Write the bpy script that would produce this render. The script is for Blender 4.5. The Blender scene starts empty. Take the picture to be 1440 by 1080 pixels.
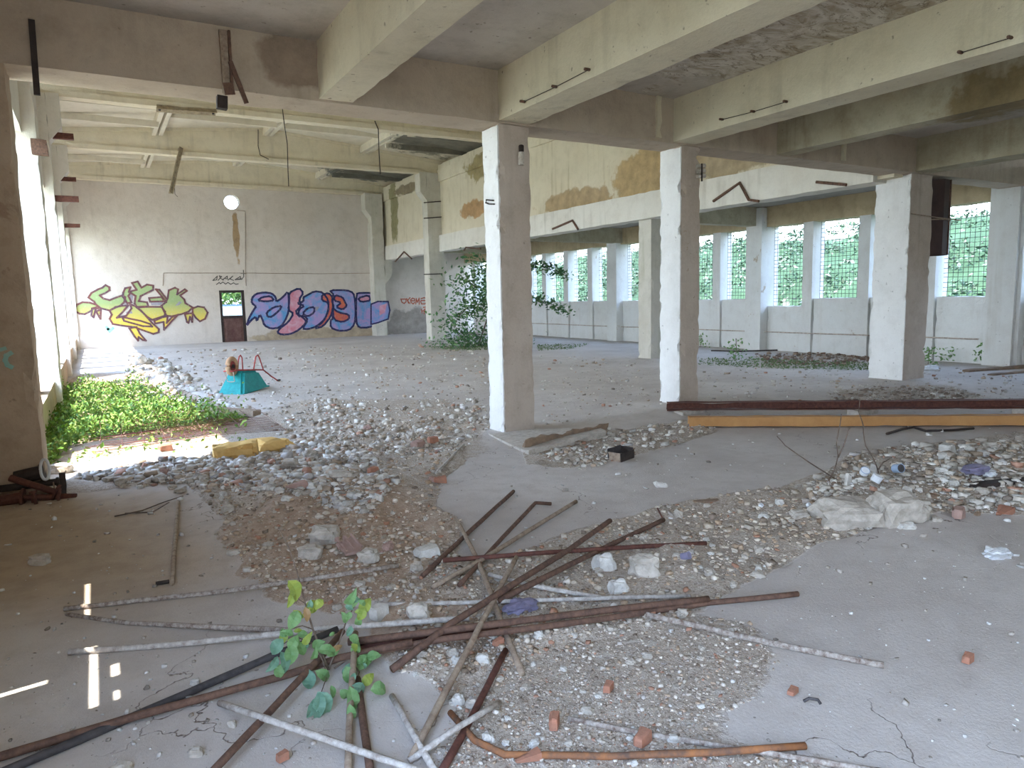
import bpy, bmesh, math, random
import numpy as np
from mathutils import Vector, Matrix, noise
from mathutils.geometry import tessellate_polygon
random.seed(7); np.random.seed(7)
C = bpy.context.scene.collection
# ------------------------------------------------------------------ camera
FOC, CX, CY, EYE = 1000.0, 720.0, 540.0, 1.6
def _axes():
    a = Vector((130 - CX, 432 - CY, FOC)); b = Vector((1, -0.022, 0))
    up = b.cross(a).normalized()
    if up.y > 0: up = -up
    y = a.normalized(); x = y.cross(up).normalized()
    return x, y, up
AX, AY, AU = _axes()
cam_d = bpy.data.cameras.new('camera'); cam = bpy.data.objects.new('camera', cam_d); C.objects.link(cam)
cam_d.sensor_width = 36.0; cam_d.sensor_fit = 'HORIZONTAL'; cam_d.lens = FOC / 1440 * 36; cam_d.clip_end = 400
def w_of(v): return Vector((v.dot(AX), v.dot(AY), v.dot(AU)))
r_, u_, b_ = w_of(Vector((1, 0, 0))), w_of(Vector((0, -1, 0))), w_of(Vector((0, 0, -1)))
cam.matrix_world = Matrix(((r_.x, u_.x, b_.x, 0), (r_.y, u_.y, b_.y, 0), (r_.z, u_.z, b_.z, EYE), (0, 0, 0, 1)))
bpy.context.scene.camera = cam
# measuring helpers: where a sight line meets a plane of the room
def ray(px, py): return w_of(Vector((px - CX, py - CY, FOC)))
def F(px, py, z=0.0):
    d = ray(px, py); t = (z - EYE) / d.z; return Vector((d.x * t, d.y * t, z))
def onY(px, py, Y):
    d = ray(px, py); t = Y / d.y; return Vector((d.x * t, Y, d.z * t + EYE))
def onX(px, py, X):
    d = ray(px, py); t = X / d.x; return Vector((X, d.y * t, d.z * t + EYE))
# ------------------------------------------------------------------ light
world = bpy.data.worlds.new('world'); bpy.context.scene.world = world; world.use_nodes = True
wn = world.node_tree.nodes; wl = world.node_tree.links; wn.clear()
wo = wn.new('ShaderNodeOutputWorld'); bg = wn.new('ShaderNodeBackground'); wl.new(bg.outputs[0], wo.inputs[0])
tc = wn.new('ShaderNodeTexCoord'); sx = wn.new('ShaderNodeSeparateXYZ'); wl.new(tc.outputs['Generated'], sx.inputs[0])
cr = wn.new('ShaderNodeValToRGB'); wl.new(sx.outputs['Z'], cr.inputs[0])
cr.color_ramp.elements[0].position = 0.0; cr.color_ramp.elements[0].color = (0.78, 0.90, 1.0, 1)
cr.color_ramp.elements[1].position = 0.6; cr.color_ramp.elements[1].color = (0.42, 0.62, 1.0, 1)
wl.new(cr.outputs[0], bg.inputs[0]); bg.inputs[1].default_value = 4.2
sun_d = bpy.data.lights.new('sun', 'SUN'); sun = bpy.data.objects.new('sun', sun_d); C.objects.link(sun)
sun_d.energy = 6.2; sun_d.angle = math.radians(0.53); sun_d.color = (1.0, 0.95, 0.84)
SUN = Vector((1.0, 0.15, -1.8)).normalized()
sun.rotation_euler = SUN.to_track_quat('-Z', 'Y').to_euler(); sun.location = (-10, 10, 20)
vs = bpy.context.scene.view_settings
vs.view_transform = 'Standard'; vs.look = 'None'; vs.gamma = 1.0; vs.exposure = 1.38; vs.use_curve_mapping = False
bpy.context.scene.cycles.max_bounces = 10; bpy.context.scene.cycles.diffuse_bounces = 7
bpy.context.scene.cycles.sample_clamp_indirect = 12.0
# ------------------------------------------------------------------ materials
def nt(name):
    m = bpy.data.materials.new(name); m.use_nodes = True
    t = m.node_tree; bs = t.nodes['Principled BSDF']; bs.inputs['Roughness'].default_value = 0.9
    bs.inputs['Specular IOR Level'].default_value = 0.25
    return m, t, bs
def _pos(t, scale=(1, 1, 1)):
    g = t.nodes.new('ShaderNodeNewGeometry'); mp = t.nodes.new('ShaderNodeMapping'); mp.inputs['Scale'].default_value = scale
    t.links.new(g.outputs['Position'], mp.inputs[0]); return mp.outputs[0]
def _noise(t, vec, scale, detail=4, rough=0.6, dist=0.0):
    n = t.nodes.new('ShaderNodeTexNoise'); n.inputs['Scale'].default_value = scale; n.inputs['Detail'].default_value = detail
    n.inputs['Roughness'].default_value = rough; n.inputs['Distortion'].default_value = dist
    t.links.new(vec, n.inputs['Vector']); return n.outputs['Fac']
def _range(t, v, a, b, c=0.0, d=1.0):
    n = t.nodes.new('ShaderNodeMapRange'); n.inputs[1].default_value = a; n.inputs[2].default_value = b
    n.inputs[3].default_value = c; n.inputs[4].default_value = d
    t.links.new(v, n.inputs[0]); return n.outputs[0]
def _math(t, op, a, b=None, clamp=False):
    n = t.nodes.new('ShaderNodeMath'); n.operation = op; n.use_clamp = clamp
    for i, v in enumerate((a, b)):
        if v is None: continue
        if isinstance(v, (int, float)): n.inputs[i].default_value = v
        else: t.links.new(v, n.inputs[i])
    return n.outputs[0]
def _mix(t, fac, a, b):
    n = t.nodes.new('ShaderNodeMix'); n.data_type = 'RGBA'
    if isinstance(fac, (int, float)): n.inputs[0].default_value = fac
    else: t.links.new(fac, n.inputs[0])
    for i, v in ((6, a), (7, b)):
        if isinstance(v, tuple): n.inputs[i].default_value = (v[0], v[1], v[2], 1)
        else: t.links.new(v, n.inputs[i])
    return n.outputs[2]
def _bump(t, bs, h, strength=0.3, dist=0.02):
    b = t.nodes.new('ShaderNodeBump'); b.inputs['Strength'].default_value = strength; b.inputs['Distance'].default_value = dist
    t.links.new(h, b.inputs['Height']); t.links.new(b.outputs[0], bs.inputs['Normal'])
def _blob(t, c, r, wob=0.5):
    """soft noisy ellipsoid mask around world point c with radii r: where plaster is lost or damp"""
    g = t.nodes.new('ShaderNodeNewGeometry')
    s = t.nodes.new('ShaderNodeVectorMath'); s.operation = 'SUBTRACT'; t.links.new(g.outputs['Position'], s.inputs[0]); s.inputs[1].default_value = c
    d = t.nodes.new('ShaderNodeVectorMath'); d.operation = 'DIVIDE'; t.links.new(s.outputs[0], d.inputs[0]); d.inputs[1].default_value = r
    l = t.nodes.new('ShaderNodeVectorMath'); l.operation = 'LENGTH'; t.links.new(d.outputs[0], l.inputs[0])
    n = _noise(t, g.outputs['Position'], 1.6, 5, 0.65)
    v = _math(t, 'ADD', l.outputs['Value'], _math(t, 'MULTIPLY', _math(t, 'SUBTRACT', n, 0.5), wob * 4))
    return _range(t, v, 1.12, 0.92, 0, .88)
def concrete(name, base, stain, stain_amt=0.5, streak=0.3, streak_c=(0.2, 0.16, 0.11), pit=0.4, blobs=(), patch=None, patch_amt=0.0, bump=0.35, peel=()):
    m, t, bs = nt(name); p = _pos(t)
    big = _noise(t, p, 0.55, 5, 0.62, 0.4); med = _noise(t, p, 3.2, 6, 0.7); fine = _noise(t, p, 38, 4, 0.7)
    col = _mix(t, _range(t, big, 0.38, 0.72, 0, stain_amt), base, stain)
    col = _mix(t, _range(t, med, 0.46, 0.75, 0, stain_amt * 0.7), col, tuple(x * 0.72 for x in stain))
    col = _mix(t, _range(t, fine, 0.35, 0.75, 0.0, 0.22), col, tuple(min(1, x * 1.18) for x in base))
    if streak:
        st = _noise(t, _pos(t, (5, 5, 0.35)), 1.0, 4, 0.6)
        gate = _range(t, _noise(t, p, 0.8, 2), 0.42, 0.62)
        col = _mix(t, _math(t, 'MULTIPLY', _range(t, st, 0.52, 0.72, 0, streak), gate), col, streak_c)
    if patch:
        pm = _range(t, _noise(t, p, 1.3, 6, 0.72, 0.3), 0.66 - patch_amt, 0.685 - patch_amt)
        col = _mix(t, pm, col, patch)
    for c, r, cc in blobs:
        col = _mix(t, _blob(t, c, r), col, _mix(t, _range(t, med, 0.35, 0.65), cc, tuple(x * 0.6 for x in cc)))
    for c, r in peel:
        nz = _noise(t, _pos(t, (1, 1.6, 1)), 1.1, 7, 0.6, 2.2); ln = _range(t, _math(t, 'ABSOLUTE', _math(t, 'SUBTRACT', _math(t, 'FRACT', _math(t, 'MULTIPLY', nz, 6.0)), .5)), 0.0, .09, 1, 0)
        pc = _mix(t, _range(t, _noise(t, _pos(t, (1, 2, 1)), 2.2, 6, .7, 1.5), .4, .62), (0.60, 0.56, 0.49), (0.34, 0.28, 0.2)); pc = _mix(t, ln, pc, (.14, .1, .06))
        col = _mix(t, _blob(t, c, r), col, pc)
    dots = _range(t, _noise(t, p, 15, 2, 0.5), 0.70, 0.76, 0, pit)
    col = _mix(t, dots, col, (0.12, 0.09, 0.07))
    t.links.new(col, bs.inputs['Base Color'])
    h = _math(t, 'ADD', _math(t, 'MULTIPLY', med, 1.0), _math(t, 'MULTIPLY', fine, 0.25))
    _bump(t, bs, h, bump, 0.05)
    return m
def plain(name, base, var=0.25, scale=12, rough=0.85, metal=0.0, c2=None, bump=0.2):
    m, t, bs = nt(name); p = _pos(t); n = _noise(t, p, scale, 5, 0.7)
    c2 = c2 or tuple(x * (1 - 2 * var) if var < 0.5 else x * 0.1 for x in base)
    t.links.new(_mix(t, _range(t, n, 0.35, 0.68), base, c2), bs.inputs['Base Color'])
    bs.inputs['Roughness'].default_value = rough; bs.inputs['Metallic'].default_value = metal
    if bump: _bump(t, bs, n, bump, 0.01)
    return m
def attr_mat(name, rough=0.92, gain=1.0, var=0.5):
    """colour carried per stone or leaf in the mesh, broken up by noise"""
    m, t, bs = nt(name); a = t.nodes.new('ShaderNodeAttribute'); a.attribute_name = 'col'
    n = _noise(t, _pos(t), 45, 4, 0.7)
    dark = t.nodes.new('ShaderNodeMix'); dark.data_type = 'RGBA'; dark.blend_type = 'MULTIPLY'; dark.inputs[0].default_value = 1
    t.links.new(a.outputs['Color'], dark.inputs[6]); dark.inputs[7].default_value = (0.62, 0.6, 0.58, 1)
    t.links.new(_mix(t, _range(t, n, 0.35, 0.65, 0, var), a.outputs['Color'], dark.outputs[2]), bs.inputs['Base Color'])
    bs.inputs['Roughness'].default_value = rough
    _bump(t, bs, n, 0.3, 0.01)
    return m
M = {}
M['col'] = concrete('column_plaster', (0.56, 0.48, 0.41), (0.42, 0.33, 0.25), 0.8, 0.35, pit=0.5, patch=(0.42, 0.33, 0.25), patch_amt=0.0)
M['coat'] = concrete('lit_side_whitewash', (0.78, 0.77, 0.75), (0.68, 0.65, 0.61), 0.5, 0.2, (0.5, 0.45, 0.4), pit=0.4)
M['colL'] = concrete('weathered_column', (0.50, 0.40, 0.30), (0.36, 0.25, 0.17), 0.8, 0.35, pit=0.5, patch=(0.36, 0.26, 0.19), patch_amt=0.04)
M['colG'] = concrete('algae_column', (0.60, 0.57, 0.50), (0.45, 0.40, 0.32), 0.6, 0.5, (0.33, 0.33, 0.2))
M['beam'] = concrete('beam_plaster', (0.66, 0.60, 0.46), (0.52, 0.44, 0.30), 0.6, 0.3, pit=0.6)
M['fbeam'] = concrete('front_beam_plaster', (0.50, 0.42, 0.33), (0.36, 0.28, 0.21), 0.7, 0.4, pit=0.4,
    blobs=[((1.9, 7.2, 3.9), (0.34, 0.4, 0.3), (0.30, 0.22, 0.16))])
M['slab'] = concrete('slab_soffit', (0.52, 0.48, 0.43), (0.38, 0.33, 0.27), 0.8, 0.0, pit=0.6, peel=[((6.0, 4.4, 4.12), (1.5, 2.2, .6))],
    blobs=[((5.9, 4.3, 4.12), (1.1, 1.3, 0.5), (0.36, 0.29, 0.2)), ((7.6, 3.4, 4.12), (0.8, 1.0, 0.5), (0.30, 0.23, 0.14)), ((6.2, 4.6, 4.12), (1.6, 1.0, 0.5), (0.52, 0.46, 0.38)), ((8.0, 4.6, 4.12), (0.7, 0.9, 0.5), (0.26, 0.2, 0.13)),
           ((10.5, 5.2, 4.12), (1.2, 1.6, 1.0), (0.3, 0.24, 0.12)), ((4.9, 2.6, 4.12), (0.6, 0.3, 0.5), (0.2, 0.13, 0.08))])
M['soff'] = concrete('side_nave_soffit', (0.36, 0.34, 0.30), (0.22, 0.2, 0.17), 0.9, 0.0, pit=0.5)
M['damp'] = concrete('damp_beam_plaster', (0.48, 0.44, 0.33), (0.30, 0.24, 0.15), 0.9, 0.5, (0.2, 0.15, 0.09), blobs=[((9.0, 4.0, 3.7), (0.5, 0.9, 0.6), (0.24, 0.17, 0.08)), ((12.6, 4.6, 3.8), (0.5, 1.0, 0.5), (0.2, 0.15, 0.07))])
M['back'] = concrete('end_wall_plaster', (0.64, 0.58, 0.52), (0.54, 0.46, 0.38), 0.5, 0.25, (0.4, 0.33, 0.27), pit=0.25,
    blobs=[((5.45, 32.1, 4.6), (0.12, 1.0, 1.1), (0.42, 0.27, 0.13)), ((9.0, 32.1, 0.1), (3.2, 1.0, 0.35), (0.48, 0.38, 0.26)), ((13.0, 32.1, 0.4), (1.4, 1.0, 0.7), (0.36, 0.32, 0.28))])
M['nave'] = concrete('nave_wall_plaster', (0.68, 0.61, 0.47), (0.58, 0.49, 0.34), 0.45, 0.45, (0.33, 0.26, 0.13), pit=0.25,
    blobs=[((11.9, 13.5, 4.55), (1.0, 1.5, 0.62), (0.50, 0.34, 0.16)), ((11.9, 16.8, 4.3), (1.0, 1.6, 0.3), (0.47, 0.33, 0.18)),
           ((11.9, 22.9, 4.75), (1.0, 1.1, 0.28), (0.50, 0.28, 0.12)), ((11.9, 11.2, 4.5), (1.0, 1.6, 0.45), (0.42, 0.32, 0.2)),
           ((11.9, 22.0, 6.1), (1.0, 1.2, 0.45), (0.36, 0.28, 0.12)), ((11.9, 30.5, 5.6), (1.0, 0.45, 1.4), (0.30, 0.27, 0.13)), ((11.9, 28.8, 6.3), (1.0, 1.4, 0.2), (0.26, 0.2, 0.12))])
M['band'] = concrete('crane_beam_plaster', (0.72, 0.69, 0.63), (0.6, 0.54, 0.45), 0.5, 0.3, pit=0.2)
M['truss'] = concrete('truss_concrete', (0.68, 0.61, 0.46), (0.56, 0.47, 0.32), 0.5, 0.35, pit=0.2)
M['roof'] = concrete('roof_panel_concrete', (0.66, 0.60, 0.48), (0.52, 0.45, 0.34), 0.6, 0.0, pit=0.3,
    blobs=[((11.0, 23.0, 7.0), (1.8, 2.2, 1.4), (0.16, 0.15, 0.12)), ((10.6, 29.0, 7.0), (2.2, 2.4, 1.4), (0.13, 0.13, 0.11))])
M['winw'] = concrete('window_wall_whitewash', (0.72, 0.72, 0.70), (0.60, 0.55, 0.48), 0.4, 0.3, (0.42, 0.36, 0.28), pit=0.3, patch=(0.5, 0.42, 0.33), patch_amt=0.01)
M['lint'] = concrete('lintel_plaster', (0.52, 0.42, 0.27), (0.36, 0.27, 0.16), 0.8, 0.5, pit=0.3)
M['rust'] = plain('rusty_steel', (0.20, 0.115, 0.08), scale=30, c2=(0.09, 0.055, 0.045), rough=0.8, metal=0.2)
M['rustR'] = plain('red_rust_steel', (0.17, 0.07, 0.05), scale=25, c2=(0.08, 0.035, 0.03), rough=0.75, metal=0.2)
M['rustO'] = plain('orange_rust_steel', (0.36, 0.15, 0.06), scale=18, c2=(0.13, 0.08, 0.06), rough=0.8)
M['rustW'] = plain('rust_with_mortar_crust', (0.50, 0.45, 0.40), scale=42, c2=(0.14, 0.09, 0.07), rough=0.95, bump=0.6)
M['crust'] = plain('mortar_crusted_rod', (0.62, 0.59, 0.55), scale=36, c2=(0.32, 0.27, 0.24), rough=0.95, bump=0.6)
M['tan'] = plain('tan_painted_pipe', (0.40, 0.32, 0.24), scale=24, c2=(0.22, 0.15, 0.11), rough=0.8)
M['black'] = plain('black_pipe', (0.045, 0.042, 0.045), scale=20, c2=(0.09, 0.08, 0.08), rough=0.6)
M['dark'] = plain('dark_steel', (0.06, 0.045, 0.04), scale=15, rough=0.7)
M['duct'] = plain('duct_steel', (0.075, 0.045, 0.04), scale=3, c2=(0.05, 0.03, 0.028), rough=0.6)
M['twig'] = plain('twig_bark', (0.19, 0.14, 0.11), scale=30, rough=0.9)
M['wire'] = plain('mesh_wire', (0.07, 0.07, 0.065), scale=20, rough=0.7)
M['timber'] = plain('orange_timber', (0.52, 0.28, 0.11), scale=5, c2=(0.42, 0.21, 0.08), rough=0.8)
M['wood'] = plain('old_wood', (0.30, 0.21, 0.14), scale=9, c2=(0.17, 0.12, 0.09), rough=0.9)
M['foam'] = plain('yellow_foam', (0.78, 0.52, 0.20), scale=9, c2=(0.66, 0.42, 0.15), rough=0.95)
M['brick'] = plain('red_brick', (0.44, 0.20, 0.13), scale=24, c2=(0.30, 0.16, 0.11), rough=0.95, bump=0.5)
M['tile'] = plain('pink_roof_tile', (0.44, 0.30, 0.26), scale=18, c2=(0.34, 0.22, 0.18), rough=0.95)
M['stone'] = plain('mortar_lump', (0.56, 0.51, 0.45), scale=16, c2=(0.36, 0.32, 0.27), rough=0.95, bump=0.6)
M['stoneW'] = plain('pale_mortar_lump', (0.66, 0.64, 0.60), scale=16, c2=(0.44, 0.41, 0.37), rough=0.95, bump=0.6)
M['white'] = plain('white_plastic', (0.75, 0.77, 0.8), scale=9, var=0.1, rough=0.5, bump=0)
M['blue'] = plain('pale_blue_plastic', (0.35, 0.45, 0.6), scale=9, var=0.1, rough=0.5, bump=0)
M['purple'] = plain('dull_purple_plastic', (0.25, 0.23, 0.34), scale=9, var=0.2, rough=0.5, bump=0)
M['ceramic'] = plain('pale_ceramic', (0.6, 0.57, 0.5), scale=20, c2=(0.35, 0.28, 0.22), rough=0.5)
M['door'] = plain('dark_red_door', (0.11, 0.05, 0.045), scale=4, c2=(0.18, 0.11, 0.09), rough=0.8)
M['carblue'] = plain('vehicle_blue', (0.10, 0.17, 0.27), scale=3, var=.2, rough=.4, bump=0)
M['glass'] = plain('pale_glass', (0.5, 0.6, 0.7), rough=0.2, bump=0)
M['teal'] = plain('teal_tray', (0.02, 0.33, 0.32), scale=14, c2=(0.01, 0.22, 0.23), rough=0.5)
M['redtube'] = plain('red_tube', (0.48, 0.07, 0.06), scale=14, c2=(0.22, 0.05, 0.05), rough=0.5)
M['tyre'] = plain('dusty_tyre', (0.55, 0.34, 0.2), scale=14, c2=(0.42, 0.26, 0.16), rough=0.9)
M['cream'] = plain('galvanised_wire', (0.6, 0.5, 0.42), scale=14, rough=0.6)
M['fixture'] = plain('lamp_housing', (0.40, 0.33, 0.22), scale=8, c2=(0.2, 0.15, 0.1), rough=0.7)
M['stones'] = attr_mat('rubble_colours'); M['leaf'] = attr_mat('leaf_colours', 0.55, var=0.25)
M['hill'] = concrete('hillside', (0.045, 0.085, 0.04), (0.02, 0.045, 0.02), 0.9, 0.0, pit=0.0, patch=(0.16, 0.17, 0.13), patch_amt=0.06)
M['ground'] = concrete('outside_ground', (0.42, 0.40, 0.33), (0.22, 0.28, 0.12), 0.9, 0.0, pit=0.2)
def floor_mat():
    m, t, bs = nt('dusty_floor'); p = _pos(t)
    a = t.nodes.new('ShaderNodeAttribute'); a.attribute_name = 'dirt'; sep = t.nodes.new('ShaderNodeSeparateColor'); t.links.new(a.outputs['Color'], sep.inputs[0])
    big = _noise(t, p, 0.7, 5, 0.6, 0.5); med = _noise(t, p, 5, 6, 0.7); fine = _noise(t, p, 60, 4, 0.75); mid = _noise(t, p, 16, 5, 0.75)
    clean = _mix(t, _range(t, big, 0.35, 0.7), (0.60, 0.555, 0.52), (0.47, 0.42, 0.385))
    clean = _mix(t, _range(t, med, 0.45, 0.75, 0, 0.5), clean, (0.38, 0.33, 0.29))
    clean = _mix(t, _range(t, fine, 0.6, 0.75, 0, 0.4), clean, (0.66, 0.65, 0.63))
    # browner tan tone over the left bay
    clean = _mix(t, sep.outputs[1], clean, _mix(t, _range(t, med, 0.4, 0.7), (0.45, 0.35, 0.25), (0.36, 0.27, 0.19)))
    vo = t.nodes.new('ShaderNodeTexVoronoi'); vo.feature = 'DISTANCE_TO_EDGE'; vo.inputs['Scale'].default_value = 0.9
    wob = t.nodes.new('ShaderNodeVectorMath'); wob.operation = 'ADD'
    nn = t.nodes.new('ShaderNodeTexNoise'); nn.inputs['Scale'].default_value = 2.5; nn.inputs['Detail'].default_value = 5; t.links.new(p, nn.inputs['Vector'])
    t.links.new(p, wob.inputs[0]); t.links.new(nn.outputs['Color'], wob.inputs[1]); t.links.new(wob.outputs[0], vo.inputs['Vector'])
    crack = _math(t, 'MULTIPLY', _range(t, vo.outputs['Distance'], 0.0, 0.006, 1, 0), _range(t, _noise(t, p, 0.5, 2), 0.5, 0.58))
    clean = _mix(t, crack, clean, (0.17, 0.13, 0.11))
    gr = _mix(t, _range(t, mid, 0.3, 0.7), (0.39, 0.315, 0.25), (0.60, 0.54, 0.47))
    gr = _mix(t, _range(t, fine, 0.5, 0.62, 0, 0.8), gr, (0.22, 0.17, 0.135))
    gr = _mix(t, _range(t, _noise(t, p, 9, 4), 0.58, 0.7, 0, 0.6), gr, (0.66, 0.64, 0.6))
    gr = _mix(t, sep.outputs[2], gr, _mix(t, _range(t, mid, 0.35, 0.7), (0.34, 0.225, 0.155), (0.54, 0.41, 0.31)))
    f = _range(t, _math(t, 'ADD', sep.outputs[0], _math(t, 'MULTIPLY', _math(t, 'SUBTRACT', med, 0.5), 0.9)), 0.38, 0.56)
    scat = _range(t, _noise(t, p, 26, 4, 0.8), 0.64, 0.68, 0, 0.75)
    col = _mix(t, _math(t, 'MAXIMUM', f, scat), clean, gr)
    t.links.new(col, bs.inputs['Base Color']); bs.inputs['Roughness'].default_value = 0.8
    h = _math(t, 'ADD', _math(t, 'MULTIPLY', _math(t, 'MULTIPLY', mid, f), 1.0), _math(t, 'MULTIPLY', fine, 0.18))
    h = _math(t, 'SUBTRACT', h, _math(t, 'MULTIPLY', crack, 0.5))
    _bump(t, bs, h, 0.55, 0.04)
    return m
M['floor'] = floor_mat()
# ------------------------------------------------------------------ mesh helpers
def put(name, bm, mat, parent=None, smooth=False, **props):
    me = bpy.data.meshes.new(name)
    if isinstance(bm, tuple):
        me.from_pydata([tuple(v) for v in bm[0]], [], bm[1])
    else:
        bm.normal_update(); bm.to_mesh(me); bm.free()
    if smooth: me.polygons.foreach_set('use_smooth', [True] * len(me.polygons))
    me.materials.append(M[mat] if isinstance(mat, str) else mat)
    o = bpy.data.objects.new(name, me); C.objects.link(o)
    if parent: o.parent = parent
    for k, v in props.items(): o[k] = v
    return o
def empty(name, loc=(0, 0, 0), rz=0.0, parent=None, **props):
    o = bpy.data.objects.new(name, None); C.objects.link(o); o.location = loc; o.rotation_euler = (0, 0, rz)
    o.empty_display_size = 0.2
    if parent: o.parent = parent
    for k, v in props.items(): o[k] = v
    return o
def T(label, cat, group=None, kind=None):
    d = dict(label=label, category=cat, kind=kind or 'thing')
    if group: d['group'] = group
    return d
def setorg(o, loc):
    """move a mesh object's origin to loc without moving its shape"""
    loc = Vector(loc); o.data.transform(Matrix.Translation(-loc)); o.location = loc; return o
def rbox(bm, x0, x1, y0, y1, z0, z1, seg=0.15, amp=0.012, chip=0.03, maxn=60, M4=None):
    """box with a worn surface: faces uneven, corners and edges chipped"""
    d = (x1 - x0, y1 - y0, z1 - z0); n = [max(1, min(maxn, int(round(v / seg)))) for v in d]
    vs_ = {}
    def V(i, j, k):
        key = (i, j, k)
        if key in vs_: return vs_[key]
        p = Vector((x0 + d[0] * i / n[0], y0 + d[1] * j / n[1], z0 + d[2] * k / n[2]))
        e = [(-1 if a == 0 else 1 if a == m else 0) for a, m in zip(key, n)]
        cnt = sum(1 for a in e if a); q = p * 2.3
        if amp: p = p + Vector(e) * amp * (.6 * noise.noise(q) + .4 * noise.noise(p * 7))
        if cnt >= 2 and chip:
            c = (max(0.0, noise.noise(p * 5.1 + Vector((9, 3, 1))) - 0.12) ** 1.2 * 1.5 + max(0.0, noise.noise(p * 14 + Vector((2, 3, 1)))) * .35) * chip
            p = p - Vector(e) * c
        if M4: p = M4 @ p
        vs_[key] = bm.verts.new(p); return vs_[key]
    for a in range(3):
        b, c = (a + 1) % 3, (a + 2) % 3
        for side in (0, n[a]):
            for j in range(n[b]):
                for k in range(n[c]):
                    q = []
                    for dj, dk in ((0, 0), (1, 0), (1, 1), (0, 1)):
                        ix = [0, 0, 0]; ix[a] = side; ix[b] = j + dj; ix[c] = k + dk; q.append(V(*ix))
                    if side == 0: q.reverse()
                    bm.faces.new(q)
    return bm
def RB(*a, **k):
    bm = bmesh.new(); return rbox(bm, *a, **k)
def box(bm, x0, x1, y0, y1, z0, z1, M4=None):
    return rbox(bm, x0, x1, y0, y1, z0, z1, seg=1e9, amp=0, chip=0, M4=M4)
def tube(bm, pts, r, n=8, r2=None, wob=0.0, cap=True):
    pts = [Vector(p) for p in pts]; rings = []; m = len(pts)
    for i, p in enumerate(pts):
        d = (pts[min(i + 1, m - 1)] - pts[max(i - 1, 0)]).normalized()
        a = d.cross(Vector((0, 0, 1)))
        if a.length < 0.1: a = d.cross(Vector((1, 0, 0)))
        a.normalize(); b = d.cross(a); rr = r if r2 is None else r + (r2 - r) * i / max(1, m - 1)
        ring = []
        for k in range(n):
            t = 2 * math.pi * k / n; w = 1 + wob * noise.noise(p * 40 + Vector((k, 0, 0)))
            ring.append(bm.verts.new(p + (a * math.cos(t) + b * math.sin(t)) * rr * w))
        rings.append(ring)
    for i in range(m - 1):
        for k in range(n):
            bm.faces.new((rings[i][k], rings[i][(k + 1) % n], rings[i + 1][(k + 1) % n], rings[i + 1][k]))
    if cap: bm.faces.new(rings[0][::-1]); bm.faces.new(rings[-1])
    return bm
def resample(pts, step):
    out = [Vector(pts[0])]
    for a, b in zip(pts, pts[1:]):
        a, b = Vector(a), Vector(b); n = max(1, int((b - a).length / step))
        for i in range(1, n + 1): out.append(a.lerp(b, i / n))
    return out
def extrude_poly(bm, pts, off):
    """prism of a planar polygon pts moved by off"""
    off = Vector(off); a = [bm.verts.new(p) for p in pts]; b = [bm.verts.new(Vector(p) + off) for p in pts]
    bm.faces.new(a[::-1]); bm.faces.new(b); n = len(pts)
    for i in range(n): bm.faces.new((a[i], a[(i + 1) % n], b[(i + 1) % n], b[i]))
    bmesh.ops.recalc_face_normals(bm, faces=bm.faces); return bm
def inside(poly, x, y):
    c = False; n = len(poly); j = n - 1
    for i in range(n):
        xi, yi = poly[i]; xj, yj = poly[j]
        if (yi > y) != (yj > y) and x < (xj - xi) * (y - yi) / (yj - yi) + xi: c = not c
        j = i
    return c
def inside_np(poly, X, Y):
    c = np.zeros(X.shape, bool); n = len(poly); j = n - 1
    for i in range(n):
        xi, yi = poly[i]; xj, yj = poly[j]
        if yi != yj: c ^= ((yi > Y) != (yj > Y)) & (X < (xj - xi) * (Y - yi) / (yj - yi) + xi)
        j = i
    return c
def holed(axis, a0, a1, u0, u1, z0, z1, holes, sub=1.0):
    """slab wall of thickness a0..a1 on the given axis ('x' or 'y'), open at the rectangles (u0,u1,z0,z1)"""
    us = sorted({u0, u1} | {h[i] for h in holes for i in (0, 1)}); zs = sorted({z0, z1} | {h[i] for h in holes for i in (2, 3)})
    us = [u for u in us if u0 <= u <= u1]; zs = [z for z in zs if z0 <= z <= z1]
    def solid(i, k):
        if i < 0 or k < 0 or i >= len(us) - 1 or k >= len(zs) - 1: return False
        cu, cz = (us[i] + us[i + 1]) / 2, (zs[k] + zs[k + 1]) / 2
        return not any(h[0] < cu < h[1] and h[2] < cz < h[3] for h in holes)
    bm = bmesh.new(); cache = {}
    def P(a, u, z):
        k = (round(a, 5), round(u, 5), round(z, 5))
        if k not in cache: cache[k] = bm.verts.new((a, u, z) if axis == 'x' else (u, a, z))
        return cache[k]
    for i in range(len(us) - 1):
        for k in range(len(zs) - 1):
            if not solid(i, k): continue
            A, B, c, d = us[i], us[i + 1], zs[k], zs[k + 1]
            bm.faces.new((P(a0, A, c), P(a0, B, c), P(a0, B, d), P(a0, A, d))); bm.faces.new((P(a1, A, d), P(a1, B, d), P(a1, B, c), P(a1, A, c)))
            for ok, q in ((solid(i - 1, k), ((A, c), (A, d))), (solid(i + 1, k), ((B, c), (B, d))), (solid(i, k - 1), ((A, c), (B, c))), (solid(i, k + 1), ((A, d), (B, d)))):
                if not ok:
                    (p, q1), (r, s) = q
                    bm.faces.new((P(a0, p, q1), P(a0, r, s), P(a1, r, s), P(a1, p, q1)))
    bmesh.ops.recalc_face_normals(bm, faces=bm.faces); return bm
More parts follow.
